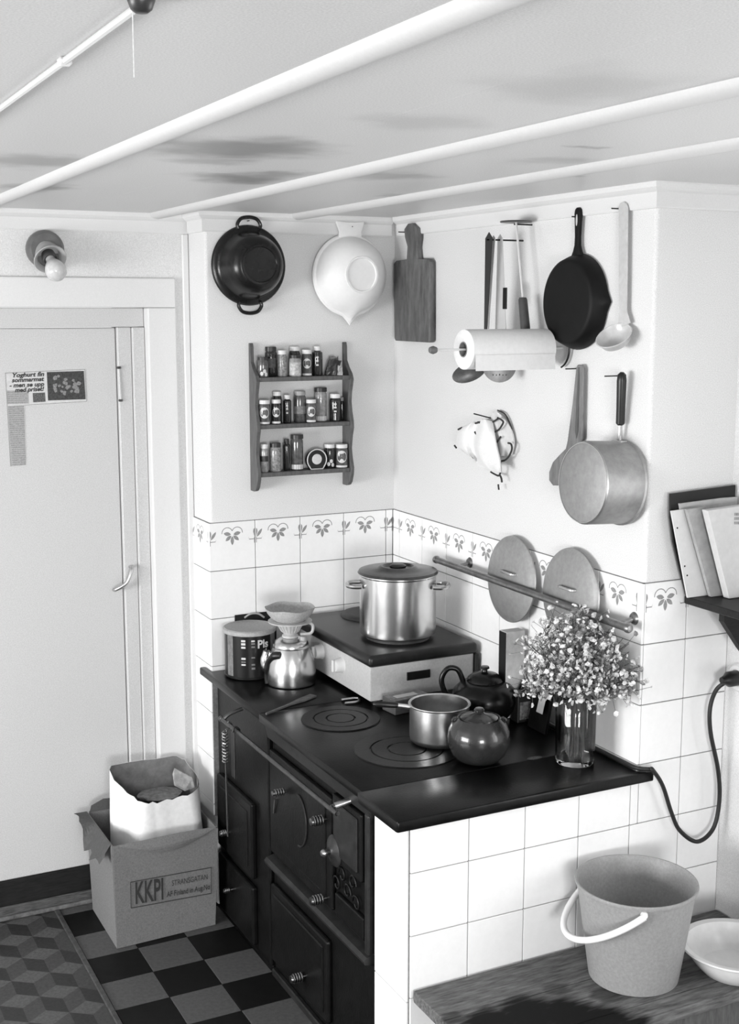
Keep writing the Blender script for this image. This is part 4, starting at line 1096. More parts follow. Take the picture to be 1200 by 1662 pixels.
for (sh, x, wd, yt, dep, body, lid, lab, desc) in JARS:
    z0 = zs[sh] + .0004
    q = wy(*jz(x, yt), -dep)
    q1 = wy(*jz(x - wd / 2, yt), -dep); q2 = wy(*jz(x + wd / 2, yt), -dep)
    r = (q2 - q1).length / 2 * .93
    r = min(r, .0225)
    cx = min(max(q.x, xl + .0125 + r), xr - .0006 - r)
    cy = -max(r + .002, min(dep, .062 - r * .6))
    c = Vector((cx, cy, z0)); h = wy(*jz(x, yt), cy).z - z0
    t = thing('spice_jar', 'spice jar: ' + desc if False else desc, 'jar', c, 'spice jars on the rack')
    hl = min(.013, h * .16)
    T_ = Matrix.Translation(c)
    neck = r * (.62 if lab in ('glint',) or wd < 70 else .86)
    bm = BM(); lathe(bm, [(0, 0), (r * .9, 0), (r, .003), (r, h - hl - .010), (r * .97, h - hl - .005), (neck, h - hl - .001), (neck, h - hl), (0, h - hl)], T_, 24); bo = obj('body', bm, M_jar[body], t, True)
    lr = max(neck * 1.04, neck + .0012) if lab not in ('low',) else r * 1.04
    bm = BM(); lathe(bm, [(0, h - hl + .0002), (lr, h - hl + .0002), (lr, h - .001), (lr - .001, h), (0, h)], T_, 24); obj('lid', bm, M_lid[lid], t, True)
    e = r + .0003
    if lab == 'round':
        lo = disc_patch(bo, 'round_label', c, e, VTH, h * .48, r * .82, r * .95, M_lab)
        disc_patch(bo, 'label_picture', c, e + .0002, VTH + .1, h * .50, r * .40, r * .42, M_labd)
        patch(bo, 'label_line', c, e + .0003, VTH, h * .47, h * .49, -.7, .7, M_labd)
        patch(bo, 'pale_base', c, e, VTH, .002, .008, -1.0, 1.0, M_lab)
    elif lab == 'square': patch(bo, 'square_label', c, e, VTH, .004, h - hl - .012, -1.1, 1.1, mat('patterned_label', 0.42, .6, var=.5, vs=110))
    elif lab == 'band': patch(bo, 'label_band', c, e, VTH, h * .28, h * .52, -1.2, 1.2, mat('grey_label', 0.2, .6, var=.4, vs=120))
    elif lab == 'faint': patch(bo, 'label_band', c, e, VTH, h * .3, h * .62, -.6, .9, mat('dim_label', 0.07, .6, var=.5, vs=120))
    elif lab == 'belt':
        patch(bo, 'black_label', c, e, VTH, h * .38, h * .58, -1.3, 1.3, M_lid['dark'])
    elif lab == 'low': patch(bo, 'pale_contents', c, e, VTH, .003, h * .16, -1.2, 1.2, M_lab)
    elif lab in ('glint', 'glint2'):
        for zz in (.34, .48, .60): patch(bo, 'print_and_glint', c, e, VTH, h * zz, h * zz + .005, -.25, .2, M_lab, 3)  # pale dashes: glints painted on black glass, white marks on the lidded jar
        if lab == 'glint2': patch(bo, 'grey_print', c, e, VTH, .004, h * .3, -.3, .1, M_jar['grain'], 3)
    elif lab == 'dots':
        for zz, a in ((.18, -.2), (.30, .3), (.14, .6)): disc_patch(bo, 'label_spot', c, e, VTH + a, h * zz, r * .3, r * .35, M_lab)

# horseshoe-shaped kitchen timer
q = wy(*jz(725, 1120), -.040)
c = Vector((q.x, -.040, zs[2] + .0004))
t = thing('kitchen_timer', 'black horseshoe-shaped kitchen timer with white rim and dial', 'timer', c, None)
def hs(r, y, inset=0.0):
    pts = []
    for k in range(25):
        a = math.radians(-52) + math.radians(284) * k / 24
        pts.append(Vector((c.x + r * math.cos(a), y, c.z + .0285 + r * math.sin(a))))
    pts[0].z = pts[-1].z = c.z + inset
    return pts
rT = .0330
pts = hs(rT, -.034); pts[0].z = pts[-1].z = c.z + .0
bm = BM(); prism(bm, pts, (0, -.014, 0)); obj('case', bm, M_black, t)
bm = BM(); tube(bm, [p + Vector((0, -.0145, .0008)) for p in hs(rT - .001, -.034)], .0019, 6, closed=True); obj('rim', bm, M_lab, t, True)
bm = BM(); lathe(bm, [(0, .004), (.015, .003), (.0165, 0), (0, 0)], W1M(c.x, -.0482, c.z + .031), 20); obj('dial', bm, M_lab, t, True)

# crumpled packets on the top shelf
c = Vector((wy(*jz(900, 380), -.035).x, -.035, zs[0] + .0004))
rr = random.Random(5)
def packet(name, label, x0, x1, zlow, ztop_, y, lean_, m, th=.010):
    t = thing(name, label, 'packet', (x0, y, zs[0]), 'crumpled packets on the rack')
    rows = []
    for j in range(5):
        row = []
        for i in range(5):
            u, v = i / 4, j / 4
            row.append(Vector((x0 + (x1 - x0) * u + lean_ * v, y + rr.uniform(-.004, .004) - .004 * math.sin(PI * u), zs[0] + zlow + (ztop_ - zlow) * v * (1 - .15 * rr.random()))))
        rows.append(row)
    bm = BM(); grid_sheet(bm, rows, 2)
    fs = list(bm.faces)
    r = bmesh.ops.extrude_face_region(bm, geom=fs)
    for v in [g for g in r['geom'] if isinstance(g, bmesh.types.BMVert)]: v.co.y += th * (1 - ((v.co.z - zs[0]) / (ztop_ + .001)) * .8)
    for v in bm.verts:
        v.co.z = max(v.co.z, zs[0] + .0006); v.co.y = min(max(v.co.y, -.056), -.006)
        if v.co.x > xr - .002 and v.co.y > -.064 and v.co.z < ztop: v.co.x = min(v.co.x, xr - .001)
    return t, bm, m
xs0 = wy(*jz(800, 380), -.035).x
t, bm, m = packet('spice_packet', 'dark crumpled foil packet slumped on the top rack shelf', xs0, xs0 + .040, .001, .050, -.046, .012, None); obj('foil', bm, mat('dark_foil', 0.035, 0.3, metal=.4, var=.7, vs=40), t)
t, bm, m = packet('spice_packet', 'upright grey packet tucked against the right side of the top shelf', xs0 + .018, xs0 + .046, .001, .060, -.030, .003, None); obj('paper', bm, mat('grey_packet', 0.14, 0.5, var=.8, vs=60), t)
t, bm, m = packet('spice_packet', 'small packet with white corner in front of the top shelf side board', xs0 + .036, xs0 + .052, .001, .034, -.053, .001, None, .004); obj('paper', bm, mat('white_packet', 0.40, 0.5, var=.5, vs=60), t)

# wall lamp above the door: porcelain holder and bare bulb
c = wy(71, 405, RD)
t = thing('wall_lamp', 'bare bulb in a shade-darkened porcelain holder above the door', 'lamp', (c.x, RD, c.z))
ax = Vector((.10, -.78, -.62)).normalized()
bm = BM(); lathe(bm, [(.052, 0), (.054, .012), (.052, .030), (.044, .040), (0, .042)], axisM((c.x, RD - .0001, c.z), (0, -1, 0)), 32); obj('base', bm, mat('shaded_porcelain', 0.11, 0.35, var=.2, vs=30), t, True)  # shadow on the base is put into its dark grey colour
b0 = Vector((c.x, RD - .028, c.z - .004))
bm = BM(); lathe(bm, [(.030, -.005), (.038, .020), (.044, .036), (.047, .040), (.046, .043), (.041, .041), (.032, .030), (.030, .018), (0, .016)], axisM(b0, ax), 32); obj('cup', bm, mat('pale_porcelain', 0.38, 0.3), t, True)
bm = BM(); lathe(bm, [(.019, .016), (.021, .040), (.019, .044), (.016, .040), (.0, .040)], axisM(b0, ax), 24); obj('socket_ring', bm, mat('brown_bakelite', 0.06, 0.35), t, True)
bm = BM(); lathe(bm, [(.013, .038), (.0135, .048), (.018, .060), (.026, .076), (.030, .092), (.028, .106), (.020, .117), (.009, .1225), (0, .123)], axisM(b0, ax), 32); obj('bulb', bm, mat('frosted_bulb', 0.55, 0.22, var=.1, vs=100, coat=.5), t, True)

# ================================================================== THINGS ON THE PAN WALL (plane X = 0)
def outline_on_wall(pix, X): return [wx(x, y, X) for x, y in pix]

# chopping board
t = thing('chopping_board', 'worn wooden chopping board with handle hung on a nail', 'chopping board', wx(668, 555, 0))
pix = [(639, 428), (643, 423), (660, 421), (661, 400), (657, 385), (656, 372), (662, 363), (669, 362), (677, 370), (678, 384), (676, 402), (678, 420), (695, 420), (698, 425), (698, 553), (696, 556), (642, 553), (640, 549)]
bm = BM(); prism(bm, outline_on_wall(pix, -.022), (.018, 0, 0)); bevel_all(bm, .0025, 2, 40); obj('board', bm, mat('chopping_wood', 0.10, 0.6, var=.45, vs=14, stretch=(4, 4, 1)), t, True)
nail_part(t, wx(662, 377, 0) , (-1, 0, 0), .032)

# long nail with three long-handled servers, and the masher
NY, NZ = -.725, 2.037
t = thing('long_peg', 'long thin iron peg sticking out of the wall to carry the servers', 'peg', (0, NY, NZ))
bm = BM(); tube(bm, [(.004, NY, NZ), (-.112, NY, NZ)], .0022, 8); obj('peg', bm, M_nail, t, True)
def server(name, label, xt, yb, zb, wt, wb, m, head=None, mh=None, X_b=None, hole=True):
    """long flat handle from the peg down to (X_b, yb, zb)"""
    t = thing(name, label, 'server', (xt, NY, zb), 'long servers on the peg')
    X_b = xt if X_b is None else X_b
    top = Vector((xt, NY, NZ + .004)); bot = Vector((X_b, yb, zb))
    bm = BM(); n = 10; L_, R_ = [], []
    for k in range(n + 1):
        f = k / n; p = top.lerp(bot, f); hw = (wt + (wb - wt) * f) / 2
        L_.append(p + Vector((0, hw, 0))); R_.append(p + Vector((0, -hw, 0)))
    top_ = top + Vector((0, 0, wt * .45))
    prism(bm, L_ + R_[::-1] + [top_], (.0016, 0, 0)); obj('handle', bm, m, t)
    return t, bot
M_srv = mat('server_black', 0.02, .4); M_srvw = mat('server_steel', 0.62, 0.4, metal=.25, var=.05)
# widths run along Y; the handles hang one behind the other on the peg
t, b = server('serving_spoon', 'long black-handled serving spoon hanging from the iron peg', -.106, -.712, 1.735, .034, .008, M_srv)
hc = wx(762, 604, -.108)
bm = BM(); lathe(bm, [(0, .010), (.018, .008), (.030, .003), (.036, 0), (.034, -.002), (.026, .002), (.012, .006), (0, .007)], axisM((-.108, hc.y, hc.z), (-.42, -.86, .25)) @ Matrix.Rotation(math.radians(22), 4, 'Z') @ Matrix.Scale(1.35, 4, (1, 0, 0)) @ Matrix.Scale(.72, 4, (0, 1, 0)), 28); obj('bowl', bm, mat('dark_spoon', 0.10, .4, metal=.5, var=.3, vs=60), t, True)
bm = BM(); tube(bm, [b + Vector((.0008, 0, .01)), Vector((-.108, hc.y - .010, hc.z + .020))], .003, 6); obj('neck', bm, M_srv, t, True)
t, b = server('palette_knife', 'long white-handled server hanging behind the black one', -.092, -.690, 1.735, .016, .020, M_srvw)
t, b = server('skimmer', 'broad steel skimmer with slotted round blade hanging from the peg', -.072, -.738, 1.730, .024, .060, M_srvw)
hc = wx(811, 593, -.072)
bm = BM()
SM = axisM((-.072, hc.y, hc.z), (-.42, -.90, .10))
lathe(bm, [(0, .006), (.020, .0055), (.036, .002), (.045, 0), (.044, -.0015), (.035, .0005), (.019, .004), (0, .0045)], SM, 36); hd = obj('blade', bm, mat('skimmer_steel', 0.17, .4, metal=.6, var=.2, vs=60), t, True)
for k in range(-3, 4):
    for j in range(3):
        if abs(k) == 3 and j != 1: continue
        zc_ = .0062 - .0022 * (abs(k) / 3) - (.0018 if j != 1 else 0)
        bm = BM(); box(bm, k * .0085 - .0014, k * .0085 + .0014, -.027 + j * .020, -.013 + j * .020, zc_ - .003, zc_ + .0006, 0, 1, SM); obj('slot', bm, M_nail, hd)
bm = BM(); box(bm, -.0755, -.0725, -.766, -.748, 1.86, 1.915, .0008); obj('riveted_tab', bm, M_nail, t)
mc = wx(838, 360, -.052)
t = thing('potato_masher', 'potato masher hung upside down with its round plate on top', 'masher', mc)
bm = BM(); lathe(bm, [(0, .002), (.040, .002), (.042, 0), (.040, -.002), (0, -.002)], Matrix.Translation(mc), 36); obj('plate', bm, mat('masher_steel', 0.12, .4, metal=.7), t, True)
h0 = wx(849, 484, -.052); h1 = wx(853, 532, -.052)
bm = BM(); tube(bm, [mc, h0], .0030, 8); obj('rod', bm, M_srvw, t, True)
bm = BM(); tube(bm, [h0 + Vector((0, 0, .002)), h0 - Vector((0, 0, .004)), h1, h1 - Vector((0, 0, .03))], [.009, .0115, .0125, .011], 12); obj('grip', bm, mat('masher_wood', 0.06, .5, var=.3, vs=30), t, True)
nail_part(t, (0.0, mc.y + .004, mc.z - .006), (-1, 0, 0), .055, .002)

# kitchen roll on a peg that sticks out of the wall
ky, kz = -.912, 1.763
t = thing('paper_roll_holder', 'thin wooden peg with a small end knob holding the kitchen roll', 'roll holder', (-.2, ky, kz))
bm = BM(); tube(bm, [(.004, ky, kz), (-.372, ky, kz)], .0028, 8); obj('rod', bm, M_trimw, t, True)
bm = BM(); lathe(bm, [(0, .012), (.007, .009), (.010, 0), (.007, -.009), (0, -.012)], axisM((-.374, ky, kz), (-1, 0, 0)), 14); obj('end_knob', bm, mat('knob_wood', 0.12, .5), t, True)
bm = BM(); tube(bm, smooth_path([(-.012, ky - .048 * math.sin(a) , kz + .050 * math.cos(a)) for a in [PI * .15 + PI * .75 * k / 8 for k in range(9)]], 3), .0025, 6); obj('dark_curve', bm, M_nail, t, True)  # thin dark curve at the wall end of the roll
t = thing('kitchen_roll', 'white paper kitchen roll sticking out from the wall on its peg', 'paper roll', (-.16, ky, kz))
bm = BM(); lathe(bm, [(.019, 0), (.046, 0), (.0485, .002), (.0485, .238), (.046, .240), (.019, .240), (.019, 0)], axisM((-.050, ky, kz), (-1, 0, 0)), 48); obj('paper', bm, mat('tissue_paper', 0.74, .9, var=.04, vs=90, bump=.3, bs=90), t, True)
bm = BM(); lathe(bm, [(.0165, -.001), (.0188, -.001), (.0188, .241), (.0165, .241), (.0165, -.001)], axisM((-.050, ky, kz), (-1, 0, 0)), 28); obj('cardboard_core', bm, mat('core_card', 0.22, .8), t, True)
bm = BM()
rows = [[Vector((-.055 - .23 * u, ky - .049 - .002 * v, kz - .012 - .038 * v)) for u in (0, .3, .7, 1)] for v in (0, .5, 1)]
grid_sheet(bm, rows, 3); obj('loose_sheet', bm, mat('tissue_paper', .74), t, True)

# cast-iron frying pan
pc = wx(942, 490, -.002)
t = thing('frying_pan', 'black cast-iron frying pan hung on a nail bottom outwards', 'frying pan', (0, pc.y, pc.z))
T_ = W2M(-.004, pc.y, pc.z)
M_cast = mat('black_pan_iron', 0.003, .55, spec=.25, var=.4, vs=40)
R = .116
bm = BM(); lathe(bm, [(R - .004, 0), (R, 0), (R + .001, .004), (R - .004, .018), (R - .012, .036), (R - .018, .040), (R - .024, .041), (0, .041)], T_, 56)
for v in bm.verts:                                    # pouring lips left and right
    l = T_.inverted() @ v.co
    if abs(l.x) < .022 and l.z < .03:
        l.y += math.copysign(.012, l.y) * (1 - abs(l.x) / .022) * (1 - l.z / .03) * (math.hypot(l.x, l.y) / R); v.co = T_ @ l
obj('pan', bm, M_cast, t, True)
# handle up along the wall (local x is up)
hw = [(R - .012, .026), (R + .006, .015), (R + .020, .0095), (R + .040, .0085), (R + .075, .0105), (R + .096, .0125), (R + .106, .010), (R + .110, .004)]
bm = BM(); prism(bm, [T_ @ Vector((x, y, .004)) for x, y in hw] + [T_ @ Vector((x, -y, .004)) for x, y in hw[::-1]], (-.010, 0, 0)); bevel_all(bm, .003, 2, 40); ho = obj('handle', bm, M_cast, t, True)
bm = BM(); prism(bm, [T_ @ Vector((R + .080 + .014 * math.cos(a), .0035 * math.sin(a), .0142)) for a in [2*PI*k/14 for k in range(14)]], (-.0006, 0, 0)); obj('eyelet', bm, mat('wall_seen_through', .5, .7), ho)
nail_part(t, (0, pc.y + .004, pc.z + R + .088), (-1, 0, 0), .030)

# ladle
lt = wx(1012, 330, -.012)
t = thing('soup_ladle', 'pale enamel soup ladle with long flat handle hung on a nail', 'ladle', (0, lt.y, 1.80))
M_lad = mat('pale_ladle_enamel', 0.50, .28, var=.1, vs=60, coat=.3)
pix = [(1004, 336), (1006, 330), (1012, 327), (1017, 331), (1019, 338), (1018, 440), (1017, 505), (1023, 524), (1002, 534), (1005, 505), (1004, 440)]
bm = BM(); prism(bm, outline_on_wall(pix, -.016), (.004, 0, 0)); bevel_all(bm, .0012, 1, 40); obj('handle', bm, M_lad, t, True)
bc = wx(997, 545, -.046)
T_ = Matrix.Translation(bc) @ Matrix.Rotation(math.radians(-38), 4, 'Y') @ Matrix.Rotation(math.radians(12), 4, 'X')
bm = BM(); lathe(bm, [(0, -.032), (.018, -.029), (.034, -.018), (.043, 0), (.0445, .001), (.042, .002), (.033, -.015), (.017, -.026), (0, -.029)], T_, 40); obj('bowl', bm, M_lad, t, True)
nail_part(t, wx(1010, 339, 0), (-1, 0, 0), .030)

# wooden turner behind the hanging saucepan
t = thing('wooden_turner', 'grey wooden turner with long handle hung behind the saucepan', 'turner', wx(930, 700, 0))
pix = [(935, 597), (937, 592), (945, 592), (947, 598), (946, 660), (945, 712), (938, 728), (933, 742), (928, 760), (921, 778), (908, 788), (897, 788), (891, 780), (891, 766), (897, 750), (908, 738), (918, 728), (921, 715), (929, 655)]
bm = BM(); prism(bm, outline_on_wall(pix, -.016), (.007, 0, 0)); bevel_all(bm, .002, 1, 40); obj('blade', bm, mat('grey_turner_wood', 0.17, .6, var=.3, vs=20, stretch=(4, 4, 1)), t, True)
bm = BM(); prism(bm, outline_on_wall([(939, 596), (941, 596), (939, 700), (936, 712), (934, 700)], -.0165), (-.0006, 0, 0)); obj('groove', bm, M_wood, t)
nail_part(t, wx(932, 598, 0) + Vector((0, -.012, 0)), (-1, 0, 0), .034)

# aluminium saucepan hung with its bottom outwards
rc = wx(1008, 783, -.010); R = .098
t = thing('hanging_saucepan', 'large aluminium saucepan with black handle hung on the wall', 'saucepan', (0, rc.y, rc.z))
T_ = W2M(-.010, rc.y, rc.z) @ Matrix.Rotation(math.radians(3), 4, 'Y')
M_alud = mat('dull_aluminium', 0.36, .52, metal=.8, var=.12, vs=60)
bm = BM(); lathe(bm, [(R - .003, .004), (R - .003, 0), (R + .004, 0), (R + .004, .003), (R, .006), (R, .104), (R - .003, .110), (R - .010, .113), (0, .113)], T_, 60); bo = obj('body', bm, M_alud, t, True)
bm = BM(); lathe(bm, [(R - .0055, .1120), (R - .004, .1122), (R - .0035, .1105), (R - .002, .1085)], T_, 60); obj('bottom_edge', bm, M_alu, bo, True)
h0 = T_ @ Vector((R + .001, 0, .012)); h1 = wx(1010, 604, -.030)
dn = (h1 - h0).normalized(); L_ = (h1 - h0).length
bm = BM(); tube(bm, [h0, h0 + dn * .042], [.006, .0048], 8); obj('ferrule', bm, M_steel, t, True)
bm = BM(); tube(bm, [h0 + dn * .038, h0 + dn * .042, h0 + dn * .08, h0 + dn * (L_ - .02), h0 + dn * (L_ - .006), h0 + dn * L_], [.007, .0105, .0105, .0115, .010, .004], 12); obj('handle', bm, M_black, t, True)
bm = BM(); box(bm, h0.x - .012, h0.x + .012, h0.y - .018, h0.y + .018, h0.z - .006, h0.z + .001, .002); obj('bracket', bm, M_steel, t)
nail_part(t, wx(1004, 610, 0), (-1, 0, 0), .040)

# pot cloth on its nail
t = thing('pot_cloth', 'crumpled white pot cloth with dark knotted edging hung on a nail', 'cloth', wx(800, 720, 0))
def sheet(rows, Xf, m, name):
    rw = [[wx(x, y, Xf(i, j)) for i, (x, y) in enumerate(r)] for j, r in enumerate(rows)]
    bm = BM(); grid_sheet(bm, rw, 4)
    r = bmesh.ops.extrude_face_region(bm, geom=list(bm.faces))
    for v in [g for g in r['geom'] if isinstance(g, bmesh.types.BMVert)]: v.co.x += .004
    return obj(name, bm, m, t, True)
M_cloth = mat('white_cotton', 0.74, .9, var=.04, vs=120, bump=.4, bs=250)
sheet([[(757, 690), (765, 686), (775, 683), (786, 681), (798, 684)], [(745, 698), (756, 697), (770, 699), (785, 698), (801, 701)], [(741, 720), (752, 716), (768, 712), (778, 726), (806, 726)], [(748, 730), (757, 732), (768, 728), (785, 748), (811, 748)], [(764, 741), (768, 745), (776, 752), (795, 762), (812, 767)]],
      lambda i, j: -.030 - (.016 if i in (1, 3) else 0) - (.006 * j if i > 2 else .002 * j), M_cloth, 'front_fold')
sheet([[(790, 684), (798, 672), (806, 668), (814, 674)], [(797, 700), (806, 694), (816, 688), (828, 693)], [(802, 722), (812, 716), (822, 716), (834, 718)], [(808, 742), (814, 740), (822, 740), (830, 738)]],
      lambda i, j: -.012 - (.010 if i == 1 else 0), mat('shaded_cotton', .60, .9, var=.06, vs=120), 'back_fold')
sheet([[(770, 742), (782, 744), (796, 744)], [(774, 752), (784, 754), (800, 754)], [(776, 757), (786, 759), (800, 758)]], lambda i, j: -.020 - (.008 if i == 1 else 0), M_cloth, 'lower_fold')
M_edge = mat('dark_edging', .03, .9)
for pl_ in ([(808, 680), (800, 685), (792, 689), (786, 688), (776, 685)], [(808, 678), (817, 684), (814, 692), (810, 697), (804, 701)], [(813, 709), (808, 716), (805, 723), (808, 733), (811, 744), (813, 750)], [(825, 719), (830, 721), (831, 730), (826, 741), (820, 747), (813, 750), (813, 764), (810, 772), (802, 769), (797, 766)], [(811, 770), (814, 776), (815, 783)], [(809, 786), (810, 795)], [(771, 701), (774, 705), (779, 706)], [(738, 723), (741, 727)], [(744, 697), (750, 694)], [(784, 682), (779, 685), (772, 687)]):
    bm = BM(); tube(bm, smooth_path([wx(x, y, -.036 if x < 790 else -.026) for x, y in pl_], 4), .0027, 6); obj('edging', bm, M_edge, t, True)
bm = BM(); tube(bm, smooth_path([wx(x, y, -.008) for x, y in ((808, 666), (820, 672), (828, 688), (833, 705), (834, 722))], 4), .0022, 6); obj('hanging_loop', bm, M_edge, t, True)
bm = BM(); tube(bm, [wx(810, 682, .003), wx(810, 682, .003) + Vector((-.075, .01, .02))], .0018, 6); obj('nail', bm, M_nail, t, True)

# rail with two pot lids behind it
XB = -.050
b0, b1 = wx(708, 908, XB), wx(1021, 1020, XB)
zb = (b0.z + b1.z) / 2
t = thing('lid_rail', 'round metal rail fixed along the tiles above the stove', 'rail', (XB, (b0.y + b1.y) / 2, zb))
M_rail = mat('tarnished_rail', 0.24, .35, metal=.85, var=.3, vs=40)
bm = BM(); tube(bm, [b0, b1], .0095, 14); obj('bar', bm, M_rail, t, True)
for q, s in ((b0, 1), (b1, -1)):
    bm = BM(); lathe(bm, [(0, .008), (.008, .006), (.0115, .001), (.0115, -.006), (.0095, -.008)], axisM(q, (0, s, 0)), 16); obj('end_cap', bm, M_rail, t, True)
for (x, y) in ((742, 915), (1006, 1008)):
    m_ = wx(x, y, XB)
    bm = BM(); tube(bm, [(XB, m_.y, zb), (-.007, m_.y, zb + .010)], .006, 10); lathe(bm, [(0, .008), (.012, .006), (.016, 0), (0, 0)], axisM((-.0066, m_.y, zb + .010), (-1, 0, 0)), 16); obj('mount', bm, M_rail, t, True)
M_lidm = mat('grey_aluminium_lid', 0.36, .42, metal=.75, var=.12, vs=70)
for k, (x, y, R, lab) in enumerate(((829, 940, .118, 'grey round pot lid behind the rail, nearer the corner pot'), (925, 966, .120, 'grey round pot lid behind the rail, above the dried flowers'))):
    c = wx(x, y, -.030)
    t = thing('pan_cover', lab, 'pan lid', (c.x, c.y, c.z), 'lids behind the rail')
    T_ = W2M(-.030, c.y, c.z) @ Matrix.Rotation(math.radians(4.0), 4, 'Y')
    bm = BM(); lathe(bm, [(0, .006), (R - .020, .005), (R - .012, .002), (R - .002, .0), (R, -.003), (R - .004, -.004), (0, .0015)], T_, 56); obj('disc', bm, M_lidm, t, True)
    bm = BM(); tube(bm, smooth_path([T_ @ Vector((0, .030, .004)), T_ @ Vector((0, .024, .016)), T_ @ Vector((0, -.024, .016)), T_ @ Vector((0, -.030, .004))], 5), .0035, 6)
    bmesh.ops.translate(bm, vec=(0, 0, .018), verts=bm.verts); obj('strap', bm, M_steel, t, True)
# ================================================================== THINGS ON THE FLOOR
# cardboard box
M_card = mat('cardboard', 0.165, .85, var=.24, vs=220)
M_cardi = mat('cardboard_inside', 0.075, .9, var=.15, vs=200)
bx0, bx1, by0, by1, bh = -0.990, -0.668, -0.130, 0.150, 0.325
t = thing('cardboard_box', 'worn cardboard box with torn flaps and stamped lettering on the floor', 'box', ((bx0 + bx1) / 2, .01, .001))
bw = .004
def wallq(pts, off, name, m=M_card):
    bm = BM(); prism(bm, pts, off); return obj(name, bm, m, t)
z0 = .0012
fl = 0.010
fw = wallq([(bx0 + .006, by0, z0), (bx1 - .006, by0 + .012, z0), (bx1, by0 - .012, bh - .004), (bx1 - .1, by0 - .014, bh + .002), (bx0 + .1, by0 - .016, bh - .002), (bx0, by0 - .014, bh)], (0, bw, 0), 'front_side')
wallq([(bx0 + .006, by0 + .0045, z0), (bx0 + .006, by1, z0), (bx0 - .004, by1, bh), (bx0 - .002, by0 - .008, bh)], (bw, 0, 0), 'left_side')
wallq([(bx1 - .006, by0 + .017, z0), (bx1 - .006, by1, z0), (bx1, by1, bh), (bx1, by0 - .006, bh - .004)], (-bw, 0, 0), 'right_side')
wallq([(bx0 + .011, by1, z0), (bx1 - .011, by1, z0), (bx1 - .005, by1, bh), (bx0 + .005, by1, bh)], (0, -bw, 0), 'back_side')
bm = BM(); box(bm, bx0 + .012, bx1 - .012, by0 + .02, by1 - .006, z0, .008); obj('bottom', bm, M_cardi, t)
# torn front flap lying back over the front side
rows = [[(bx0 + .005, by0 - .0148, bh + .002), (bx0 + .10, by0 - .0168, bh + .004), (bx0 + .20, by0 - .0155, bh + .006), (bx1 - .002, by0 - .0125, bh + .001)],
        [(bx0 + .07, by0 - .020, bh - .020), (bx0 + .13, by0 - .024, bh - .022), (bx0 + .20, by0 - .024, bh - .020), (bx1 - .05, by0 - .018, bh - .016)],
        [(bx0 + .115, by0 - .017, bh - .040), (bx0 + .14, by0 - .018, bh - .042), (bx0 + .18, by0 - .018, bh - .043), (bx0 + .205, by0 - .017, bh - .040)]]
bm = BM(); grid_sheet(bm, [[Vector(p) for p in r] for r in rows], 3); obj('torn_flap', bm, M_card, t)
# left flap, ragged and hanging outward
rr = random.Random(21)
rows = []
for j in range(4):
    row = []
    for i in range(9):
        f = i / 8
        y = by0 + (by1 - by0) * f
        out = j / 3
        ln = .035 + .030 * rr.random()
        row.append(Vector((bx0 - .003 - ln * out * .75, y + .01 * out * rr.uniform(-1, 1), bh + .001 - ln * out * (1.1 if f < .6 else .1) + .008 * math.sin(9 * f) * out)))
    rows.append(row)
bm = BM(); grid_sheet(bm, rows, 2); obj('torn_flap', bm, mat('dull_cardboard', .075, .9, var=.2, vs=120), t)
bm = BM(); prism(bm, [(bx0 - .002, by1 - .03, bh), (bx0 - .002, by1, bh), (bx0 + .02, by1 + .002, bh + .028), (bx0 + .075, by1 + .002, bh + .046), (bx0 + .09, by1, bh)], (0, .003, 0)) if False else prism(bm, [(bx0 + .006, by1 - .006, bh - .002), (bx0 + .012, by1 - .006, bh + .018), (bx0 + .05, by1 - .006, bh + .034), (bx0 + .10, by1 - .006, bh + .030), (bx0 + .12, by1 - .006, bh - .002)], (0, .003, 0)); obj('back_flap', bm, M_cardi, t)
# stamp on the front: frame and lettering
M_stamp = mat('box_stamp_ink', .030, .85)
def onf(px, py, d=.0016):      # front face, slightly slanted
    p = wy(px, py, by0 - .006); yy = by0 - .014 * (p.z / bh) + (.012 * (1 - p.z / bh)) * max(0, (p.x - bx0) / (bx1 - bx0))
    p = wy(px, py, yy - d); return p
cn = [(212, 1432), (343, 1408), (343, 1450), (213, 1474)]
bm = BM()
for k in range(4):
    a, b = onf(*cn[k]), onf(*cn[(k + 1) % 4])
    tube(bm, [a, b], .0011, 4)
obj('stamp_frame', bm, M_stamp, fw)
def stamp(s, x0, y0, x1, y1, ht, wgt):
    a, b = onf(x0, y0), onf(x1, y1)
    bt = text_bm(s, 1.0, 0, 1, None, 0, 'LEFT', 0)
    wd = max(v.co.x for v in bt.verts); hh = max(v.co.y for v in bt.verts)
    ux = (b - a); up = Vector((0, -.03, 1)).normalized() * ht
    for v in bt.verts: v.co = a + ux * (v.co.x / wd) + up * (v.co.y / hh)
    obj('stamp_lettering', bt, M_stamp, fw)
    if wgt:
        bt = text_bm(s, 1.0, 0, 1, None, 0, 'LEFT', wgt)
        for v in bt.verts: v.co = a + ux * (v.co.x / wd) + up * (v.co.y / hh) + Vector((0, -.0004, 0))
        obj('stamp_lettering', bt, M_stamp, fw)
stamp('KKPI', 219, 1467, 265, 1459, .066, .018)
stamp('STRANSGATAN', 279, 1438, 337, 1427, .017, 0)
stamp('AF Finland in Aug.No', 271, 1456, 341, 1443, .017, .01)

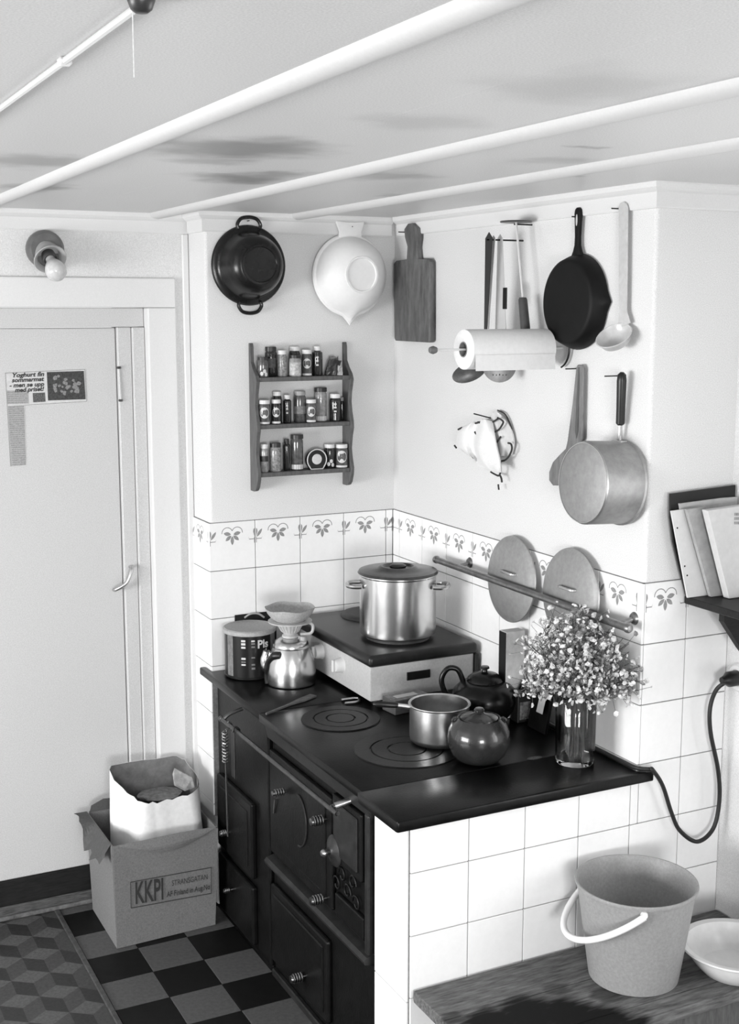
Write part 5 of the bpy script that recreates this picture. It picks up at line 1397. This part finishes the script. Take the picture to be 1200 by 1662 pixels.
# paper carrier bag inside the box, with torn rim and papers
t = thing('paper_bag', 'white paper bag with torn rim standing in the cardboard box', 'bag', (-.83, .02, .010))
M_bag = mat('white_bag_paper', .80, .8, var=.06, vs=70)
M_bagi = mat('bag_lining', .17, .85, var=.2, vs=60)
yf = -.070
A0 = wy(226, 1363, yf); B0 = wy(331, 1345, yf)
fl_, fr_ = A0.x, B0.x
yb = .095
foot = [(fl_, yf), (fl_ + (fr_ - fl_) * .35, yf - .006), (fl_ + (fr_ - fl_) * .7, yf - .004), (fr_, yf), (fr_ + .004, yf + .06), (fr_ - .008, yb - .02), (fl_ + .16, yb), (fl_ + .07, yb + .003), (fl_ - .035, yb), (fl_ - .052, yb - .05), (fl_ - .028, yf + .06)]
toppx = [(229, 1301), (255, 1302), (288, 1294), (318, 1283), (322, 1262), (309, 1246), (296, 1230), (270, 1228), (188, 1240), (181, 1258), (206, 1285)]
ring0, ring1, ring2, ringi, ringm = [], [], [], [], []
bm = BM()
cxm = sum(f[0] for f in foot) / len(foot); cym = sum(f[1] for f in foot) / len(foot)
for (x, y), q in zip(foot, toppx):
    p = wy(q[0], q[1], y)
    ring0.append(Vector((x * .93 + cxm * .07, y * .93 + cym * .07, .0105)))
    ring1.append(Vector((x, y, .22)))
    ring2.append(p)
n0 = len(foot)
loops = []
for rg in (ring0, ring1, ring2): loops.append(smooth_path(rg, 4, True))
n = len(loops[0])
rr = random.Random(9)
jag = [rr.uniform(-.004, .004) for _ in range(n)]
L0 = [bm.verts.new(p) for p in loops[0]]; L1 = [bm.verts.new(p + Vector((rr.uniform(-.002, .002), rr.uniform(-.002, .002), 0))) for p in loops[1]]
Lm = [bm.verts.new(a.lerp(b, .5) + Vector((rr.uniform(-.003, .003), rr.uniform(-.003, .003), 0))) for a, b in zip(loops[1], loops[2])]
L2 = [bm.verts.new(p + Vector((0, 0, jag[k]))) for k, p in enumerate(loops[2])]
for a, b in ((L0, L1), (L1, Lm), (Lm, L2)):
    for k in range(n): bm.faces.new((a[k], a[(k+1) % n], b[(k+1) % n], b[k]))
bm.faces.new(L0[::-1])
out = obj('outer_paper', bm, M_bag, t, True)
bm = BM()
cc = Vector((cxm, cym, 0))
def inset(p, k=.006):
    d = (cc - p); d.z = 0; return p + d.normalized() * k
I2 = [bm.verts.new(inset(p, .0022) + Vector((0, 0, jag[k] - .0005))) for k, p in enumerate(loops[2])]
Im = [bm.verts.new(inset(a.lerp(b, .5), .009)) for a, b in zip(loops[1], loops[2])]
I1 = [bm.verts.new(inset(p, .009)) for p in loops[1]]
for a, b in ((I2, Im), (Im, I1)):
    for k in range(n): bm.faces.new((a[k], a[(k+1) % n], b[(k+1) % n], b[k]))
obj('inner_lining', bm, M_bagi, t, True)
# rubbish paper in the bag
def crumple(label, pix, z, m, seed, ys):
    r2 = random.Random(seed)
    pts = [[wz(*q, z + r2.uniform(-.006, .010)) for q in row] for row in pix]
    c = pts[1][1]
    t = thing('crumpled_paper', label, 'paper', (c.x, c.y, z), 'papers in the bag')
    bm = BM(); grid_sheet(bm, pts, 3)
    r = bmesh.ops.extrude_face_region(bm, geom=list(bm.faces))
    for v in [g for g in r['geom'] if isinstance(g, bmesh.types.BMVert)]: v.co.z -= .003
    obj('sheet', bm, m, t, True)
crumple('crumpled grey paper lying flat inside the white bag', [[(232, 1282), (255, 1276), (285, 1278)], [(222, 1292), (255, 1288), (296, 1284)], [(232, 1298), (258, 1299), (285, 1295)]], .385, mat('waste_paper', .24, .9, var=.4, vs=60), 3, 0)
r2 = random.Random(4)
q = [wy(280, 1256, .02), wy(283, 1247, .02), wy(312, 1262, .0), wy(316, 1278, -.01), wy(300, 1284, -.02), wy(283, 1275, .0)]
t2 = thing('crumpled_paper', 'folded pale sheet standing up at the right inside the bag', 'paper', q[0], 'papers in the bag')
bm = BM(); prism(bm, q, (.002, .004, 0)); obj('sheet', bm, mat('waste_sheet', .30, .9, var=.3, vs=60), t2)

# bench along the tiled pier
BZ = .360
M_bench0 = None
sp = []
for (x, y, r, s) in ((800, 1662, .085, 1), (860, 1645, .095, 1), (925, 1648, .095, 1), (985, 1658, .085, 1), (1040, 1672, .08, 1), (735, 1652, .035, .6), (905, 1606, .04, .5), (985, 1615, .05, .6)):
    p = wz(x, y, BZ); sp.append((p.x, p.y, BZ, r, s))
M_bench = blotched('weathered_bench_wood', .12, .004, sp, rough=.75, var=.55, vs=16, wob=.014, ns=16, core=.5)  # bench wood with soft near-black patches
M_bench.node_tree.nodes['Principled BSDF'].inputs['Specular IOR Level'].default_value = .2
for nd in M_bench.node_tree.nodes:                      # stretch the grain along the bench
    if nd.type == 'TEX_NOISE' and abs(nd.inputs['Scale'].default_value - 16) < .1:
        mp = M_bench.node_tree.nodes.new('ShaderNodeMapping'); mp.inputs['Scale'].default_value = (1, 7, 7)
        src = nd.inputs['Vector'].links[0].from_socket
        M_bench.node_tree.links.new(src, mp.inputs['Vector']); M_bench.node_tree.links.new(mp.outputs['Vector'], nd.inputs['Vector'])
t = thing('wooden_bench', 'low weathered wooden bench with dark patch below the tiles', 'bench', (-.18, -1.44, 0))
bxl, bxr = -.618, RX1 - .004
for (y0, y1) in ((-1.4115, -1.278), (-1.5490, -1.4135), (-1.602, -1.551)):
    bm = BM(); box(bm, bxl, bxr, y0, y1, BZ - .028, BZ, .0025, 2); obj('plank', bm, M_bench, t)
for x in (bxl + .07, bxr - .10):
    for y in (-1.30, -1.58):
        bm = BM(); box(bm, x, x + .05, y - .02, y + .02, .001, BZ - .0285, .003); obj('leg', bm, M_wood, t)
bm = BM(); box(bm, bxl + .05, bxr - .03, -1.588, -1.570, BZ - .115, BZ - .029, .002); obj('apron', bm, M_wood, t)

# plastic bucket
c = Vector((-.135, -1.440, BZ + .0008))
t = thing('plastic_bucket', 'pale grey plastic bucket with white handle on the bench', 'bucket', c)
M_buck = mat('grey_bucket_plastic', .26, .42, var=.14, vs=150)
R0, R1, hb = .102, .133, .228
prof = [(0, .004), (R0 - .006, .004), (R0 - .004, 0), (R0 - .001, .001), (R0, .006), (R1 - .001, hb - .012), (R1 + .003, hb - .010), (R1 + .005, hb - .004), (R1 + .004, hb), (R1 + .001, hb), (R1 - .003, hb - .006), (R0 - .003, .010), (0, .009)]
bm = BM(); lathe(bm, prof, Matrix.Translation(c), 64); bo = obj('body', bm, M_buck, t, True)
pv1 = wz(1046, 1484, BZ + hb - .016); 
d1 = (pv1 - c); d1.z = 0; d1.normalize(); d1 = (d1 * R1 + Vector((0, 0, hb - .018)))
a1 = math.atan2(d1.y, d1.x); a0 = a1 - PI * .92
d0 = Vector((R1 * math.cos(a0), R1 * math.sin(a0), hb - .018))
for d in (d0, d1):
    u = Vector((d.x, d.y, 0)).normalized()
    bm = BM(); lathe(bm, [(0, .010), (.007, .009), (.008, 0), (0, 0)], axisM(c + d - u * .002, u), 12); obj('pivot', bm, M_wpl, bo, True)
    side_ = Vector((-u.y, u.x, 0))
pA, pB = c + d0 * 1.0, c + d1 * 1.0
for p_, d in ((pA, d0), (pB, d1)):
    u = Vector((d.x, d.y, 0)).normalized(); p_ += u * .010
arc = []
mid = (pA + pB) / 2
ax_ = (pB - pA) / 2
outv = Vector((ax_.y, -ax_.x, 0)).normalized()
if outv.dot(CAM - c) < 0: outv = -outv
for k in range(17):
    a = PI * k / 16
    pnt = mid - ax_ * math.cos(a) + (outv * .142 + Vector((0, 0, -.100))) * math.sin(a)
    # keep outside the tapering body
    hr = (pnt - c); zz_ = hr.z; hr.z = 0
    rb = R0 + (R1 - R0) * max(0, min(1, zz_ / hb)) + .011
    if hr.length < rb: pnt = c + hr.normalized() * rb + Vector((0, 0, zz_))
    arc.append(pnt)
bm = BM(); tube(bm, smooth_path(arc, 3), .0075, 10)
obj('handle', bm, mat('white_handle_plastic', .80, .35), t, True)

# enamel basin at the end of the bench
c = Vector((.085, -1.530, BZ + .0008))
t = thing('enamel_basin', 'shallow white enamel basin beside the bucket on the bench', 'basin', c)
M_bas = mat('white_basin_enamel', .62, .25, var=.04, vs=60, coat=.3)
bm = BM(); lathe(bm, [(0, .004), (.085, .004), (.092, 0), (.096, .002), (.118, .020), (.136, .040), (.143, .056), (.158, .058), (.161, .061), (.158, .064), (.141, .062), (.133, .046), (.114, .025), (.094, .010), (0, .008)], Matrix.Translation(c) @ Matrix.Diagonal((.79, .79, 1, 1)), 64); obj('body', bm, M_bas, t, True)

# ================================================================== MAGAZINE SHELF ON THE RIGHT WALL
SZ = 1.185
t = thing('magazine_shelf', 'dark wooden shelf with bracket on the right wall holding magazines', 'shelf', (RX1, -1.45, SZ))
bm = BM(); prism(bm, [(RX1 - .0005, -1.276, SZ - .018), (.112, -1.276, SZ - .018), (.112, -1.75, SZ - .018), (RX1 - .0005, -1.75, SZ - .018)], (0, 0, .018)); bevel_all(bm, .002, 1); obj('board', bm, M_darkwood, t)
for y in (-1.345, -1.70):
    bm = BM(); prism(bm, [(RX1 - .0005, y, SZ - .0185), (.160, y, SZ - .0185), (.160, y, SZ - .050), (.215, y, SZ - .120), (RX1 - .0005, y, SZ - .165)], (0, -.018, 0)); obj('bracket', bm, M_darkwood, t)
# black folder, loose sheets, book: standing on the shelf and leaning to the corner
def standing(name, label, cat, pix, Y, th, m, parts=()):
    pts = [wy(x, y, Y) for x, y in pix]
    for p in pts:
        if p.z < SZ + .02: p.z = SZ + .0008
    t = thing(name, label, cat, (pts[0].x, Y, SZ))
    bm = BM(); prism(bm, pts, (0, th, 0)); bevel_all(bm, min(.002, th * .2), 1); obj('cover', bm, m, t)
    return t
Yw = -Y1 - .0075
def slab_px(name, label, cat, bl, tl, tr, br, Y, th, m):
    pts = [wy(*tl, Y), wy(*tr, Y), wy(*br, Y), wy(*bl, Y)]
    pts[2].z = pts[3].z = SZ + .0008
    t = thing(name, label, cat, (pts[3].x, Y, SZ))
    bm = BM(); prism(bm, pts, (0, th, 0)); bevel_all(bm, min(.0018, th * .2), 1); obj('cover', bm, m, t)
    return t
pts = [wy(1086, 801, -1.276), wy(1166, 790, -1.276)]
pf = [pts[0], Vector((RX1 - .006, -1.276, pts[1].z + .002)), Vector((RX1 - .006, -1.276, SZ + .001)), Vector((wy(1113, 962, -1.276).x, -1.276, SZ + .001)), wy(1103, 930, -1.276), wy(1091, 880, -1.276), wy(1086, 840, -1.276)]
t = thing('black_folder', 'black cardboard folder standing behind the loose sheets on the shelf', 'folder', (.15, -1.276, SZ))
bm = BM(); prism(bm, pf, (0, -.006, 0)); bevel_all(bm, .001, 1); obj('cover', bm, M_black, t)
M_sheet = mat('sheet_paper', .66, .75, var=.04, vs=90)
def sheets(name, label, cat, pix, Y, th, m):
    pts = [wy(x, y, Y) for x, y in pix]
    for p in pts:
        p.x = min(p.x, RX1 - .006)
        if p.z < SZ + .018: p.z = SZ + .001
    t = thing(name, label, cat, (pts[-1].x, Y, SZ))
    bm = BM(); prism(bm, pts, (0, -th, 0)); obj('paper', bm, m, t)
    return t
t = sheets('grey_magazine', 'thin grey magazine standing before the black folder', 'magazine', [(1101, 817), (1168, 808), (1195, 806), (1195, 968), (1128, 966)], -1.2835, .006, mat('grey_cover', .42, .6, var=.12, vs=40))
t = sheets('punched_sheets', 'white punched sheets leaning at the left end of the shelf', 'papers', [(1088, 829), (1110, 826), (1152, 961), (1115, 965)], -1.294, .004, M_sheet)
for (x, y) in ((1100, 857), (1112, 919), (1116, 934)):
    p = wy(x, y, -1.2984); bm = BM(); lathe(bm, [(0, .0006), (.0022, .0004), (.0023, 0)], axisM((p.x, -1.2981, p.z), (0, -1, 0)), 10); obj('punch_hole', bm, M_black, t)
t = sheets('folded_magazine', 'folded pale magazine between the punched sheets and the white book', 'magazine', [(1111, 826), (1141, 822), (1176, 968), (1150, 966)], -1.305, .010, mat('pale_cover', .36, .6, var=.15, vs=40))
b0 = [(1139, 827), (1204, 818), (1236, 975), (1174, 972)]
t = thing('white_book', 'thick white book leaning at the front of the magazine shelf', 'book', (.15, -1.34, SZ))
pts = [wy(x, y, -1.330) for x, y in b0]
for p in pts:
    p.x = min(p.x, RX1 - .004)
    if p.z < SZ + .018: p.z = SZ + .001
bm = BM(); prism(bm, pts, (0, -.020, 0)); bevel_all(bm, .0015, 1); bo = obj('cover', bm, mat('white_book_cover', .60, .5, var=.06, vs=60), t)
rr = random.Random(2)
bm = BM()
for k in range(3):
    for j in range(4):
        p = wy(1192 + j * 2.4 + rr.uniform(-.4, .4), 837 + k * 7, -1.3503)
        bm.faces.new([bm.verts.new(p + Vector((dx, -.0003, dz))) for dx, dz in ((0, 0), (.0032, 0), (.0032, .007), (0, .006))])
obj('printed_title', bm, M_inkg, bo)
